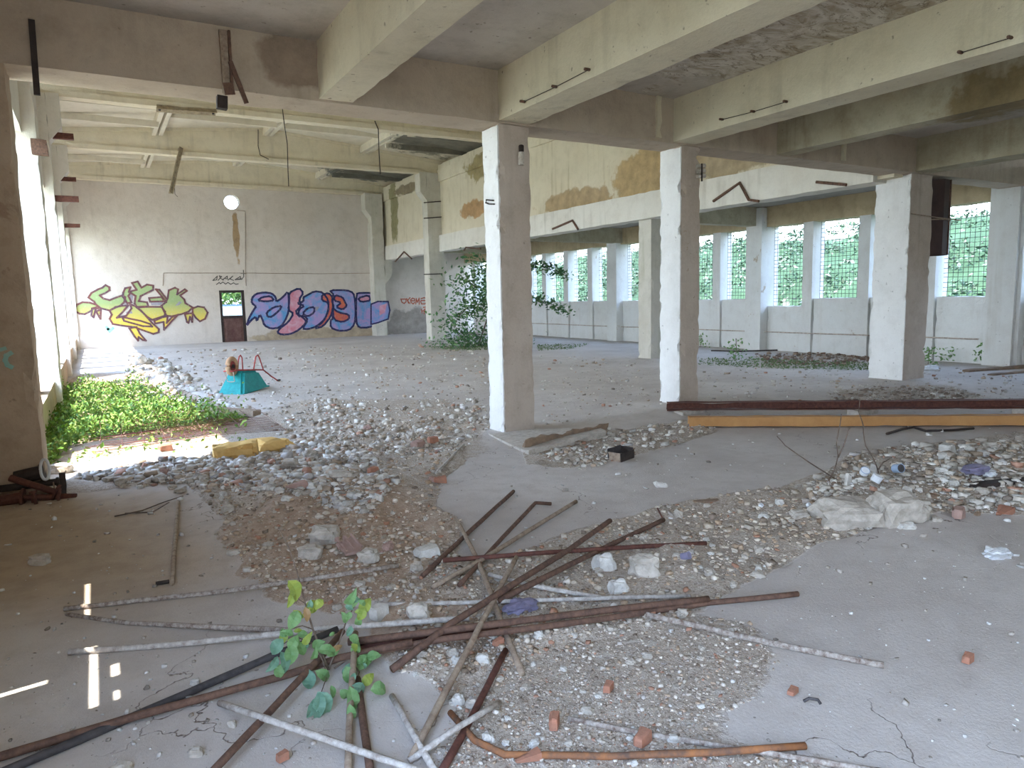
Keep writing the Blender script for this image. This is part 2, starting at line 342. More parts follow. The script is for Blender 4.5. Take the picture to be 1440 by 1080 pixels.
# ------------------------------------------------------------------ ground and floor
def grid_mesh(xs, ys, zf):
    X, Y = np.meshgrid(xs, ys); Z = zf(X, Y); nx, ny = len(xs), len(ys)
    v = np.stack([X.ravel(), Y.ravel(), Z.ravel()], 1); i = np.arange(ny - 1)[:, None] * nx + np.arange(nx - 1)[None, :]
    f = np.stack([i, i + 1, i + 1 + nx, i + nx], -1).reshape(-1, 4)
    return v, f, X, Y
def quick_mesh(name, v, f, mat, **props):
    me = bpy.data.meshes.new(name); nf, k = f.shape
    me.vertices.add(len(v)); me.vertices.foreach_set('co', v.astype(np.float32).ravel())
    me.loops.add(nf * k); me.loops.foreach_set('vertex_index', f.astype(np.int32).ravel())
    me.polygons.add(nf); me.polygons.foreach_set('loop_start', (np.arange(nf) * k).astype(np.int32))
    me.update(calc_edges=True); me.validate()
    me.materials.append(M[mat]); o = bpy.data.objects.new(name, me); C.objects.link(o)
    for a, b in props.items(): o[a] = b
    return o
def add_col(me, cols, name='col'):
    a = me.color_attributes.new(name, 'FLOAT_COLOR', 'POINT'); c = np.ones((len(cols), 4), np.float32); c[:, :3] = cols
    a.data.foreach_set('color', c.ravel())
def W(poly): return [(F(x, y).x, F(x, y).y) for x, y in poly]
Z_LEFT = W([(60, 700), (110, 668), (170, 655), (290, 648), (330, 640), (400, 622), (470, 600), (600, 585), (640, 610), (655, 650), (618, 680), (612, 715), (650, 735), (640, 790), (560, 840), (480, 870), (420, 852), (372, 842), (372, 815), (325, 812), (345, 790), (330, 775), (300, 755), (318, 735), (290, 712), (262, 690), (200, 688)])
Z_BAND = W([(560, 835), (620, 780), (700, 790), (800, 745), (900, 722), (960, 705), (1040, 695), (1090, 690), (1150, 672), (1200, 640), (1320, 622), (1500, 600), (1500, 730), (1330, 728), (1240, 742), (1150, 765), (1110, 790), (1010, 842), (960, 880), (800, 900), (700, 960), (560, 950), (520, 900)])
Z_GRIT = W([(545, 925), (700, 880), (960, 862), (1060, 880), (1098, 930), (1060, 985), (1010, 1010), (1000, 1045), (1200, 1075), (1300, 1110), (1250, 1300), (500, 1300), (620, 1080), (640, 1000), (600, 960)])
Z_SLOT = W([(735, 636), (860, 606), (960, 592), (1010, 606), (900, 640), (800, 660), (740, 655)])
Z_HALL = W([(95, 640), (300, 600), (420, 560), (640, 560), (690, 600), (690, 640), (640, 660), (560, 640), (480, 640), (420, 660), (200, 660)])
Z_FARR = W([(1050, 500), (1240, 498), (1235, 515), (1060, 520)]); Z_FARR2 = W([(1170, 550), (1330, 540), (1400, 560), (1200, 568)])
Z_PIT = W([(55, 655), (60, 560), (110, 525), (190, 520), (330, 575), (372, 592), (300, 618), (200, 628), (150, 640)])
Z_TAN = W([(-200, 700), (60, 700), (250, 690), (300, 760), (330, 820), (200, 850), (60, 860), (-200, 880)])
Z_SOIL = W([(300, 740), (420, 690), (560, 690), (640, 735), (600, 800), (560, 850), (700, 860), (690, 930), (560, 935), (480, 900), (380, 850), (330, 800)])
Z_TILE = W([(525, 975), (600, 960), (655, 1000), (640, 1040), (560, 1010)])
def soft(poly, X, Y, s):
    acc = np.zeros(X.shape); n = 0
    for a in range(8):
        for rr in (0.35, 1.0):
            acc += inside_np(poly, X + math.cos(a * .785) * s * rr, Y + math.sin(a * .785) * s * rr); n += 1
    return acc / n
_G = {}
def vnoise(X, Y, sc, seed=0):
    G = _G.setdefault(seed, np.random.RandomState(seed).rand(256, 256)) if seed not in _G else _G[seed]
    x, y = X * sc + 1000.3, Y * sc + 1000.7; i, j = np.floor(x).astype(int), np.floor(y).astype(int); fx, fy = x - i, y - j
    fx, fy = fx * fx * (3 - 2 * fx), fy * fy * (3 - 2 * fy); g = lambda a, b: G[a % 256, b % 256]
    return (g(i, j) * (1 - fx) + g(i + 1, j) * fx) * (1 - fy) + (g(i, j + 1) * (1 - fx) + g(i + 1, j + 1) * fx) * fy
def dirt_of(X, Y):
    d = np.maximum.reduce([soft(Z_LEFT, X, Y, .06), soft(Z_BAND, X, Y, .05), soft(Z_GRIT, X, Y, .12) * .85, soft(Z_SLOT, X, Y, .04), soft(Z_HALL, X, Y, .4) * .7, soft(Z_PIT, X, Y, .05), soft(Z_FARR, X, Y, .5) * .9, soft(Z_FARR2, X, Y, .3) * .9])
    return d
def bumpat(X, Y, px, py, h, r):
    c = F(px, py); return h * np.exp(-(((X - c.x) ** 2 + (Y - c.y) ** 2) / r ** 2))
def floor_z(X, Y, fine=True):
    d = np.maximum(soft(Z_LEFT, X, Y, .04), np.maximum(soft(Z_BAND, X, Y, .04), soft(Z_SLOT, X, Y, .03)))
    z = -0.035 * np.clip(d * 1.5, 0, 1) + d * (vnoise(X, Y, 3.1, 1) * .06 + vnoise(X, Y, 9, 2) * .03 + vnoise(X, Y, 23, 3) * .014)
    z = z + bumpat(X, Y, 1230, 705, .12, .5) + bumpat(X, Y, 1400, 670, .10, .9) + bumpat(X, Y, 480, 690, .07, .6) + bumpat(X, Y, 330, 670, .08, .8)
    z = z + bumpat(X, Y, 560, 870, .04, .35) + 0.02 * (vnoise(X, Y, .6, 4) - .5)
    z = z - 0.10 * soft(Z_PIT, X, Y, .08) + 0.07 * soft(Z_PIT, X, Y, .08) * vnoise(X, Y, 4, 9)
    z = z + .08 * np.clip((X - 5.2) / 1.4, 0, 1) * np.clip((Y - 6.6) / .5, 0, 1) * np.exp(-((X - 7) / 3.0) ** 2 - ((Y - 7.5) / 3.0) ** 2)
    return z + .006 * (vnoise(X, Y, 1.7, 6) - .5)
def FP(px, py, h=0.0):
    """point of the uneven floor seen at this sight line, raised by h"""
    p = F(px, py, h)
    for _ in range(3): p = F(px, py, fz(p.x, p.y) + h)
    return p
ys = [-6.0, -4, -2, -1, -.4]; y = 0.0
while y < 32.3: ys.append(y); y += 0.05 if y < 6.5 else 0.05 + (y - 6.5) * 0.02
ys.append(32.4)
xs = list(np.arange(-2.0, 9.0, .06)) + list(np.arange(9.0, 17.0, .16))
xs, ys = np.array(xs), np.array(ys); v, f, X, Y = grid_mesh(xs, ys, floor_z); FZ = v[:, 2].reshape(X.shape)
def fza(x, y):
    i = np.clip(np.searchsorted(xs, x) - 1, 0, len(xs) - 2); j = np.clip(np.searchsorted(ys, y) - 1, 0, len(ys) - 2)
    a = np.clip((x - xs[i]) / (xs[i + 1] - xs[i]), 0, 1); b = np.clip((y - ys[j]) / (ys[j + 1] - ys[j]), 0, 1)
    return (FZ[j, i] * (1 - a) + FZ[j, i + 1] * a) * (1 - b) + (FZ[j + 1, i] * (1 - a) + FZ[j + 1, i + 1] * a) * b
def fz(x, y): return float(fza(np.array([x]), np.array([y]))[0])
fl_ = quick_mesh('floor', v, f, 'floor', kind='structure')
fl_.data.polygons.foreach_set('use_smooth', [True] * len(fl_.data.polygons))
tan = np.clip(soft(Z_TAN, X, Y, .5), 0, 1); soil = np.clip(soft(Z_SOIL, X, Y, .2) + soft(Z_PIT, X, Y, .3), 0, 1)
add_col(fl_.data, np.stack([dirt_of(X, Y).ravel(), tan.ravel() * .9, soil.ravel() * .85], 1), 'dirt')
g = bmesh.new(); box(g, -60, 60, -40, 90, -.6, -.3); put('outside_ground', g, 'ground', kind='structure')
# hillside behind the window wall
def hz(X, Y): return -.3 + np.clip((X - 18.2) / 7.5, 0, 1) ** .8 * 4.15 + (vnoise(X, Y, .8, 11) - .5) * .5 * np.clip((X - 18.2) / 2, 0, 1) - np.clip((X - 27), 0, 99) * .5
v, f, _, _ = grid_mesh(np.arange(18.0, 40, .5), np.arange(-12, 60, .5), hz); quick_mesh('hillside', v, f, 'hill', kind='structure')
# ------------------------------------------------------------------ walls
YS = [7.5, 13.85, 19.85, 25.85, 31.9]
wb = holed('y', 32.1, 32.4, -1.3, 16.9, -.1, 7.9, [(4.62, 5.62, -.1, 2.18), (5.0, 5.72, 5.47, 6.19)]); wall_back = put('wall_back', wb, 'back', kind='structure')
bm = bmesh.new(); n = 24; cx, cz, rr, hw = 5.36, 5.83, .30, .36
for yy, flip in ((32.1, 0), (32.4, 1)):
    inner = [bm.verts.new((cx + rr * math.cos(2 * math.pi * i / n), yy, cz + rr * math.sin(2 * math.pi * i / n))) for i in range(n)]
    outer = []
    for i in range(n):
        c, s = math.cos(2 * math.pi * i / n), math.sin(2 * math.pi * i / n); k = hw / max(abs(c), abs(s)); outer.append(bm.verts.new((cx + k * c, yy, cz + k * s)))
    for i in range(n): bm.faces.new((inner[i], inner[(i + 1) % n], outer[(i + 1) % n], outer[i]))
    if yy < 32.2: first = inner
for i in range(n): bm.faces.new((first[i], first[(i + 1) % n], inner[(i + 1) % n], inner[i]))
bmesh.ops.recalc_face_normals(bm, faces=bm.faces); put('round_opening_surround', bm, 'back', wall_back)
w1 = empty('window_1', (cx, 32.25, cz), kind='structure')
bm = bmesh.new(); tube(bm, [(rr * math.cos(i * math.pi / 12), 0, rr * math.sin(i * math.pi / 12)) for i in range(25)], .02, 6); put('round_frame', bm, 'dark', w1)
put('glazing_bar', tube(bmesh.new(), [(-.3, 0, -.03), (.3, 0, -.03)], .015, 6), 'dark', w1)
# right window wall: sill panels, lintel, piers
wr = empty('wall_right', (16.2, 0, 0), kind='structure')
def rel(o, p=(16.2, 0, 0)): o.data.transform(Matrix.Translation(-Vector(p))); return o
piers = []
for k in range(-7, 17):
    yc = 7.55 + 1.575 * k
    if yc < -6 or yc > 31.9: continue
    piers.append((yc, k % 4 == 0))
for i, (yc, bigp) in enumerate(piers):
    if bigp:
        o = rel(put('window_pier', RB(15.92, 16.62, yc - .27, yc + .27, -.05, 3.9, seg=.2, amp=.01, chip=.02), 'winw', wr))
    else:
        o = rel(put('window_pier', RB(16.14, 16.62, yc - .15, yc + .15, -.05, 3.45, seg=.25, amp=.008, chip=.02), 'winw', wr))
wi = 2
SILL = {4: 1.22}
for i in range(len(piers) - 1):
    a, b = piers[i], piers[i + 1]; ya, yb = a[0] + (.27 if a[1] else .15), b[0] - (.27 if b[1] else .15)
    if ya < 4: rel(put('light_blocking_panel', RB(16.3, 16.6, ya, yb, 1.42, 3.4, seg=.4), 'winw', wr))  # unseen panel added to block light from the near right windows
    sill = 1.22 if abs(a[0] - 12.275) < .1 else 1.42
    rel(put('sill_panel', RB(16.2, 16.6, ya + .012, yb - .012, -.05, sill, seg=.16, amp=.012, chip=.03), 'winw', wr))
    if ya < 4: continue
    w = empty(f'window_{wi}', (16.45, (ya + yb) / 2, sill), kind='structure'); wi += 1
    hw_, ht = (yb - ya) / 2, 3.38 - sill
    bm = bmesh.new(); s = .105 if ya < 20 else .16
    for j in range(int(2 * hw_ / s) + 1):
        x = -hw_ + j * s; tube(bm, [(0, x, 0), (.01 * math.sin(j), x, ht)], .006, 3, cap=False)
    for j in range(int(ht / s) + 1):
        tube(bm, [(.008, -hw_, j * s), (.008, hw_, j * s + .01 * math.sin(j * 2))], .006, 3, cap=False)
    put('wire_mesh', bm, 'wire', w, kind='stuff')
rel(put('lintel', RB(16.12, 16.62, -6, 32.1, 3.38, 3.95, seg=.3, amp=.015, chip=.03, maxn=120), 'lint', wr))
rel(put('wall_plinth_pipe', tube(bmesh.new(), [(16.1, 8, .52), (16.12, 20, .5), (16.1, 31, .52)], .018, 6), 'cream', wr))
# left wall of the hall: low sill, thin posts, deep eaves beam
wlft = empty('wall_left', (-.9, 0, 0), kind='structure')
def rl(o): return rel(o, (-.9, 0, 0))
rl(put('low_sill', RB(-1.1, -.62, 7.8, 32.1, -.3, .42, seg=.3, amp=.015, chip=.03, maxn=90), 'colL', wlft))
rl(put('eaves_beam', RB(-1.15, -.72, 7.4, 32.1, 4.3, 6.5, seg=.5, maxn=60), 'band', wlft))
yy = 9.85
for yy in (9.85, 11.85, 15.85, 17.85, 21.85, 23.85, 27.85, 29.85): rl(put('thin_post', RB(-.84, -.74, yy - .26, yy + .26, .42, 4.3, seg=.4), 'band', wlft))
# boarded left side of the near bay: sheet with gaps that let the sun through
gaps = [(4.08, 4.58, 1.36, 1.43), (3.08, 3.68, 1.40, 1.48), (3.30, 3.42, 1.55, 1.63), (3.08, 3.16, 1.56, 1.62), (3.43, 3.465, .79, 1.14), (-5.6, 1.35, .5, 4.0)]  # last, widest gap: unseen opening added to light the foreground
put('wall_left_near', holed('x', -.935, -.92, -6, 7.2, -.1, 4.12, gaps), 'colL', kind='structure')
# nave wall above the arcade
wn_ = put('wall_nave', RB(11.92, 12.2, 7.4, 32.1, 3.5, 6.75, seg=.5, amp=.01, maxn=60), 'nave', kind='structure')
put('crane_beam', RB(11.8, 12.25, 7.7, 32.1, 3.45, 4.08, seg=.22, amp=.012, chip=.03, maxn=120), 'band', **T('long white painted concrete beam along the foot of the nave wall', 'beam'))
put('trim_1', RB(11.84, 11.93, 7.7, 32.1, 6.1, 6.55, seg=.25, amp=.02, chip=.05, maxn=110), 'nave', kind='structure')
put('wall_front_upper', holed('y', 7.35, 7.6, -1.2, 12.2, 4.1, 8.0, []), 'nave', kind='structure')  # unseen wall over the front beam, added to block light
# ------------------------------------------------------------------ hall roof
ceil = empty('ceiling', (5.6, 19.8, 7.5), kind='structure')
ZL, ZR, ZA, XA = 6.88, 6.88, 7.5, 5.6
def rz_(x): return ZL + (ZA - ZL) * (x + 1.2) / (XA + 1.2) if x < XA else ZA + (ZR - ZA) * (x - XA) / (12.3 - XA)
ylines = [7.5, 13.85, 19.85, 25.85, 32.3]
for a, b in zip(ylines, ylines[1:]):
    for s0, s1 in ((-1.3, 2.2), (2.2, 5.6), (5.6, 9.0), (9.0, 12.4)):
        bm = bmesh.new()
        for u in range(1):
            extrude_poly(bm, [(s0 + .01, a + .01, rz_(s0)), (s1 - .01, a + .01, rz_(s1)), (s1 - .01, a + .01, rz_(s1) + .1), (s0 + .01, a + .01, rz_(s0) + .1)], (0, b - a - .02, 0))
        for xr in (s0 + .1, s1 - .1):
            box(bm, xr - .06, xr + .06, a + .02, b - .02, rz_(xr) - .24, rz_(xr) + .02)
        for yr in (a + (b - a) / 3, a + 2 * (b - a) / 3):
            box(bm, s0 + .1, s1 - .1, yr - .05, yr + .05, min(rz_(s0), rz_(s1)) - .08, min(rz_(s0), rz_(s1)) + .1)
        rel(put('roof_panel', bm, 'roof', ceil), (5.6, 19.8, 7.5))
def truss(Y, lab):
    bm = bmesh.new(); top = [(-1.0, 6.84), (2.3, 7.16), (5.6, 7.48), (8.9, 7.18), (12.1, 6.84)]
    extrude_poly(bm, [(x, Y - .09, z) for x, z in top] + [(12.1, Y - .09, 6.5), (-1.0, Y - .09, 6.5)], (0, .18, 0))
    t = put('roof_truss', bm, 'truss', **T(lab, 'truss')); setorg(t, (5.6, Y, 6.4))
    o = put('bottom_flange', RB(-1.0, 12.1, Y - .17, Y + .17, 6.38, 6.52, seg=.25, amp=.006, chip=.02, maxn=60), 'truss', t); rel(o, (5.6, Y, 6.4))
    bm = bmesh.new()
    extrude_poly(bm, [(x, Y - .16, z + .06) for x, z in top] + [(x, Y - .16, z - .06) for x, z in top[::-1]], (0, .32, 0))
    o = put('top_flange', bm, 'truss', t); rel(o, (5.6, Y, 6.4))
truss(13.85, 'nearest gabled concrete roof girder, hidden above the front beam')
truss(19.85, 'gabled concrete roof girder just behind the front beam carrying a lamp housing')
truss(25.85, 'middle gabled concrete roof girder with a lamp dangling from it')
truss(31.9, 'farthest gabled concrete roof girder against the graffiti wall')
# ------------------------------------------------------------------ near bay ceiling and beams
put('ceiling_near', RB(-1.2, 17, -6, 7.25, 4.12, 4.3, seg=.35, amp=.015, chip=0, maxn=60), 'slab', kind='structure')
def beam(x0, x1, y0, y1, z0, z1, mat, lab, seg=.16):
    o = put('concrete_beam', RB(x0, x1, y0, y1, z0, z1, seg=seg, amp=.008, chip=.012, maxn=110), mat, **T(lab, 'beam')); return setorg(o, ((x0 + x1) / 2, (y0 + y1) / 2, z0))
fb = beam(-1.2, 16.3, 7.2, 7.68, 3.56, 4.3, 'fbeam', 'long concrete beam crossing the picture on top of the front columns')
for px_, zt in (((925, 150), 0), ((1185, 210), 0)):
    p = onY(*px_, 7.2); o = put('concrete_rib', RB(p.x - .04, p.x + .04, 7.16, 7.21, 3.6, 4.12, seg=.1, amp=.004), 'beam', fb); o.data.transform(Matrix.Translation(-fb.location))
beam(2.08, 2.42, -6, 7.2, 3.58, 4.2, 'beam', 'concrete ceiling beam at top left, nearest the left corner column')
beam(4.1, 4.52, -6, 7.2, 3.58, 4.2, 'beam', 'concrete ceiling beam running from the front to the lone front column')
beam(6.72, 7.12, -6, 7.2, 3.58, 4.2, 'beam', 'broad cream ceiling beam ending on the second front column')
beam(8.72, 9.02, -6, 7.2, 3.58, 4.2, 'damp', 'damp stained ceiling beam between the second and third front columns')
beam(12.2, 12.7, -6, 7.2, 3.58, 4.2, 'damp', 'shaded ceiling beam ending on the third front column with the duct')
# side nave soffit and cross beams
put('ceiling_side', RB(12.0, 17, 7.5, 32.1, 3.92, 4.1, seg=.4, amp=.02, chip=0, maxn=60), 'soff', kind='structure')
for Y, nm in ((13.95, 'nearest'), (19.95, 'second'), (25.95, 'third')):
    beam(12.1, 16.2, Y - .17, Y + .17, 3.42, 3.95, 'damp', f'short stained cross beam of the side aisle, {nm} one', .2)
put('wall_right_upper', holed('x', 12.2, 12.4, 7.4, 32.1, 4.0, 7.2, []), 'nave', kind='structure')
# ------------------------------------------------------------------ columns
def column(x0, x1, y0, y1, z1, mat, lab, seg=.1, chip=.04, z0=-.1, cap=None, name='concrete_column', grp=None):
    bm = RB(x0, x1, y0, y1, z0, z1, seg=seg, amp=.014, chip=chip, maxn=44)
    o = put(name, bm, mat, **T(lab, 'column', grp)); setorg(o, ((x0 + x1) / 2, (y0 + y1) / 2, 0))
    if cap:
        bm = bmesh.new(); s = cap; xe = x1 if s > 0 else x0; d = .26 * s; zt = z1
        extrude_poly(bm, [(xe, y0 + .01, zt - 1.05), (xe + d, y0 + .01, zt - .72), (xe + d, y0 + .01, zt), (xe, y0 + .01, zt)], (0, y1 - y0 - .02, 0))
        c = put('corbel', bm, mat, o); c.data.transform(Matrix.Translation(-o.location))
    return o
cA = column(4.13, 4.54, 7.26, 7.62, 3.6, 'col', 'whitewashed chipped concrete column standing alone nearest the camera', .07, .06)
cB = column(6.93, 7.27, 7.26, 7.66, 3.6, 'col', 'chipped concrete column behind the end of the timber beams', .08, .05)
cC = column(12.2, 12.86, 7.26, 7.9, 3.6, 'col', 'thick concrete column carrying the rusty sheet metal duct', .1, .05)
cL = column(-.98, -.46, 7.2, 7.66, 3.6, 'colL', 'dark weathered concrete column at the left edge of the picture', .08, .05)
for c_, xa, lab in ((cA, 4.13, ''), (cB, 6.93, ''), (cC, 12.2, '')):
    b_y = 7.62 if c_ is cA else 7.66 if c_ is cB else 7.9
    o = put('lit_side_plaster_coat', RB(xa - .018, xa + .004, 7.262, b_y, 0, 3.55, seg=.05, amp=.01, chip=.05, maxn=70), 'coat', c_); o.data.transform(Matrix.Translation(-c_.location))  # whitewash on the left faces; its whiteness also carries the lit-side contrast
cR = column(16.0, 16.7, 7.2, 7.7, 3.6, 'winw', 'concrete column at the right edge where the window wall meets the front beam', .12)
column(12.0, 12.36, 13.62, 14.1, 3.95, 'colG', 'tall algae streaked column seen between the two front columns')
column(11.75, 12.2, 19.65, 20.1, 6.4, 'colG', 'nave column hidden behind the nearest front column', cap=-1)
cF = column(11.35, 12.0, 25.6, 26.1, 6.42, 'colG', 'nave column with a flared head left of the leafy sapling', .15, cap=-1)
cG = column(11.2, 11.75, 31.5, 32.1, 6.42, 'colG', 'nave column against the end wall beside the blue graffiti', .15, cap=-1)
bm = bmesh.new(); extrude_poly(bm, [(11.75, 31.52, 2.4), (12.1, 31.52, 2.75), (12.1, 31.52, 3.45), (11.75, 31.52, 3.45)], (0, .5, 0)); c = put('corbel', bm, 'colG', cG); c.data.transform(Matrix.Translation(-cG.location))
labs = ['broad sunlit column rising directly behind the left corner column', 'second sunlit column of the open left side, with a corbel head', 'third sunlit column of the open left side', 'slim sunlit pilaster in the far left corner']
for i, Y in enumerate((13.6, 19.6, 25.6)):
    column(-1.15, -.54, Y, Y + .6, 6.42, 'band', labs[i], .15, cap=1)
column(-1.15, -.54, 31.97, 32.12, 6.42, 'band', labs[3], .2, cap=1)
put('wall_near', holed('y', -6.2, -6.0, -1.2, 17, -.1, 4.2, [(1.0, 2.2, .6, 2.4)]), 'colL', kind='structure')  # unseen wall added behind the camera, mostly closed to dim the column fronts
# far side of the near bay: two piers that carry the slab
# ------------------------------------------------------------------ back door
d1 = empty('door_1', (5.12, 32.2, 0), kind='structure')
def rd(o): return rel(o, (5.12, 32.2, 0))
for a in ((4.62, 4.72, 32.12, 32.2, 0, 2.18), (5.5, 5.62, 32.12, 32.2, 0, 2.18), (4.72, 5.5, 32.12, 32.2, 2.08, 2.18), (4.72, 5.5, 32.12, 32.2, 1.0, 1.12)):
    rd(put('door_frame', box(bmesh.new(), *a), 'dark', d1))
bm = bmesh.new(); box(bm, 4.72, 5.5, 32.14, 32.18, 0, 1.0); lb_ = rd(put('lower_board', bm, 'door', d1))
for a in ((4.78, 5.44, .08, .16), (4.78, 5.44, .84, .92), (4.78, 4.86, .16, .84), (5.36, 5.44, .16, .84)): rd(put('batten', box(bmesh.new(), a[0], a[1], 32.115, 32.14, a[2], a[3]), 'door', lb_))
# ------------------------------------------------------------------ painted writing on the end wall
def pmix(name, a, b, z0=None, z1=None, sc=2.5):
    m, t, bs = nt(name); p = _pos(t)
    if z0 is not None:
        s = t.nodes.new('ShaderNodeSeparateXYZ'); t.links.new(p, s.inputs[0]); f = _range(t, s.outputs[2], z0, z1)
    else: f = _range(t, _noise(t, p, sc, 4, 0.6, 1.5), 0.38, 0.62)
    c = _mix(t, f, a, b); c = _mix(t, _range(t, _noise(t, p, 14, 5, 0.7), 0.55, 0.75, 0, 0.5), c, (0.6, 0.56, 0.5))
    t.links.new(c, bs.inputs['Base Color']); return m
M['g_green'] = pmix('green_to_yellow_spray', (0.80, 0.60, 0.10), (0.33, 0.42, 0.19), 0.9, 1.75)
M['g_blue'] = pmix('blue_and_lilac_spray', (0.12, 0.33, 0.60), (0.42, 0.30, 0.55), sc=1.6)
M['g_pink'] = pmix('pink_spray', (0.62, 0.22, 0.28), (0.66, 0.38, 0.48), sc=2.5)
M['g_orange'] = pmix('orange_red_spray', (0.62, 0.17, 0.08), (0.55, 0.12, 0.12), sc=3)
M['g_line1'] = pmix('maroon_spray_line', (0.20, 0.08, 0.07), (0.13, 0.07, 0.09)); M['g_line2'] = pmix('navy_spray_line', (0.02, 0.03, 0.09), (0.05, 0.04, 0.12))
M['g_black'] = pmix('black_spray_line', (0.06, 0.05, 0.05), (0.1, 0.09, 0.08)); M['g_red'] = pmix('red_spray_line', (0.50, 0.12, 0.06), (0.4, 0.1, 0.06))
M['g_grey'] = pmix('grey_spray', (0.28, 0.27, 0.3), (0.36, 0.33, 0.36)); M['g_teal'] = pmix('teal_spray', (0.15, 0.5, 0.45), (0.3, 0.5, 0.45))
def onwall(pts, off, sc, Y): return [onY(off[0] + x / sc, off[1] + y / sc, Y) for x, y in pts]
def fill(bm, pts3):
    vv = [bm.verts.new(p) for p in pts3]
    for t in tessellate_polygon([[Vector((p.x, p.z, 0)) for p in pts3]]):
        try: bm.faces.new([vv[i] for i in t])
        except ValueError: pass
def ribbon(bm, pts3, w, closed=True, dy=-.002):
    n = len(pts3)
    for i in range(n if closed else n - 1):
        a, b = pts3[i], pts3[(i + 1) % n]; d = b - a
        if d.length < 1e-4: continue
        d.normalize(); s = Vector((-d.z, 0, d.x)) * w / 2; e = d * w * .45; o = Vector((0, dy - .0002 * i, 0))
        bm.faces.new([bm.verts.new(q + o) for q in (a - s - e, b - s + e, b + s + e, a + s - e)])
def smooth_closed(pts, it=2, closed=True):
    for _ in range(it):
        out = []; n = len(pts)
        for i in range(n if closed else n - 1):
            a, b = pts[i], pts[(i + 1) % n]; out += [a.lerp(b, .22), a.lerp(b, .78)]
        if not closed: out = [pts[0]] + out + [pts[-1]]
        pts = out
    return pts
G1 = ((90, 390), 6.857); G2 = ((335, 395), 6.545)
def graffiti(name, label, frame, fills, line, w, Y, sm, par):
    root = empty(name, (0, 0, 0), parent=par, label=label)
    byc = {}
    for k, (mat, pts) in enumerate(fills):
        q = smooth_closed(onwall(pts, *frame, Y - .004 - .0004 * k), sm); byc.setdefault(mat, []).append(q)
    for mat, qs in byc.items():
        bm = bmesh.new()
        for q in qs: fill(bm, q)
        put('paint_fill', bm, mat, root)
    bm = bmesh.new()
    for mat, qs in byc.items():
        if mat == 'g_grey': continue
        for q in qs: ribbon(bm, q, w, dy=-.006)
    put('paint_outline', bm, line, root); return root
graffiti('graffiti_lettering', 'green and yellow angular graffiti lettering with maroon outlines at the left of the end wall', G1, [
    ('g_green', [(100, 300), (125, 265), (180, 240), (250, 245), (310, 265), (345, 300), (290, 300), (250, 330), (200, 355), (150, 350), (115, 330)]),
    ('g_green', [(265, 370), (270, 300), (310, 290), (285, 385)]), ('g_green', [(310, 330), (355, 310), (350, 400)]),
    ('g_green', [(235, 195), (265, 150), (330, 115), (370, 100), (400, 75), (435, 95), (440, 125), (400, 150), (345, 175), (380, 205), (440, 220), (500, 195), (560, 175), (590, 190), (580, 240), (540, 275), (500, 290), (440, 320), (360, 300), (310, 265), (290, 235)]),
    ('g_green', [(885, 115), (920, 120), (990, 210), (985, 240), (940, 180)]), ('g_green', [(820, 200), (940, 190), (970, 230), (830, 235)]),
    ('g_green', [(700, 290), (800, 285), (940, 285), (975, 330), (970, 370), (850, 410), (800, 380), (740, 320)]),
    ('g_green', [(570, 150), (590, 105), (640, 95), (625, 140), (700, 120), (655, 55), (710, 40), (745, 100), (800, 70), (860, 80), (860, 120), (800, 150), (740, 180), (720, 230), (800, 240), (810, 280), (700, 285), (680, 250), (690, 180), (640, 150), (620, 180), (650, 240), (610, 250), (570, 190)]),
    ('g_green', [(630, 490), (700, 480), (730, 540), (790, 610), (760, 605), (720, 575), (715, 610), (680, 570)]),
    ('g_green', [(440, 320), (500, 285), (560, 275), (620, 270), (560, 340), (510, 390), (600, 370), (650, 300), (640, 260), (690, 280), (760, 340), (850, 440), (915, 500), (910, 530), (860, 545), (760, 510), (680, 480), (560, 465), (470, 450), (440, 400), (460, 360)]),
    ('g_green', [(560, 380), (640, 400), (740, 420), (830, 450), (850, 475), (760, 470), (650, 440), (580, 420)]),
    ('g_green', [(870, 420), (950, 385), (1000, 375), (990, 440), (1040, 385), (1100, 360), (1040, 420), (965, 505), (960, 430), (880, 445)]),
    ('g_green', [(1165, 355), (1240, 345), (1235, 430), (1215, 380), (1200, 440), (1185, 430)]),
    ('g_green', [(1000, 200), (1010, 125), (1070, 100), (1100, 115), (1090, 165), (1165, 115), (1185, 130), (1120, 175), (1160, 215), (1170, 250), (1240, 290), (1200, 330), (1130, 355), (1040, 375), (990, 370), (965, 330), (940, 275), (980, 240)]),
    ('g_green', [(1240, 300), (1290, 280), (1350, 290), (1385, 340), (1360, 400), (1310, 425), (1270, 390), (1240, 345)]),
    ('g_grey', [(628, 160), (668, 168), (663, 225), (642, 212)]), ('g_grey', [(832, 240), (955, 238), (930, 268), (842, 268)]), ('g_grey', [(595, 335), (648, 315), (662, 348), (605, 352)]),
    ('g_grey', [(1070, 275), (1110, 232), (1140, 240), (1110, 268)]), ('g_grey', [(590, 240), (640, 250), (610, 262), (570, 262)])], 'g_line1', .07, 32.1, 0, wall_back)
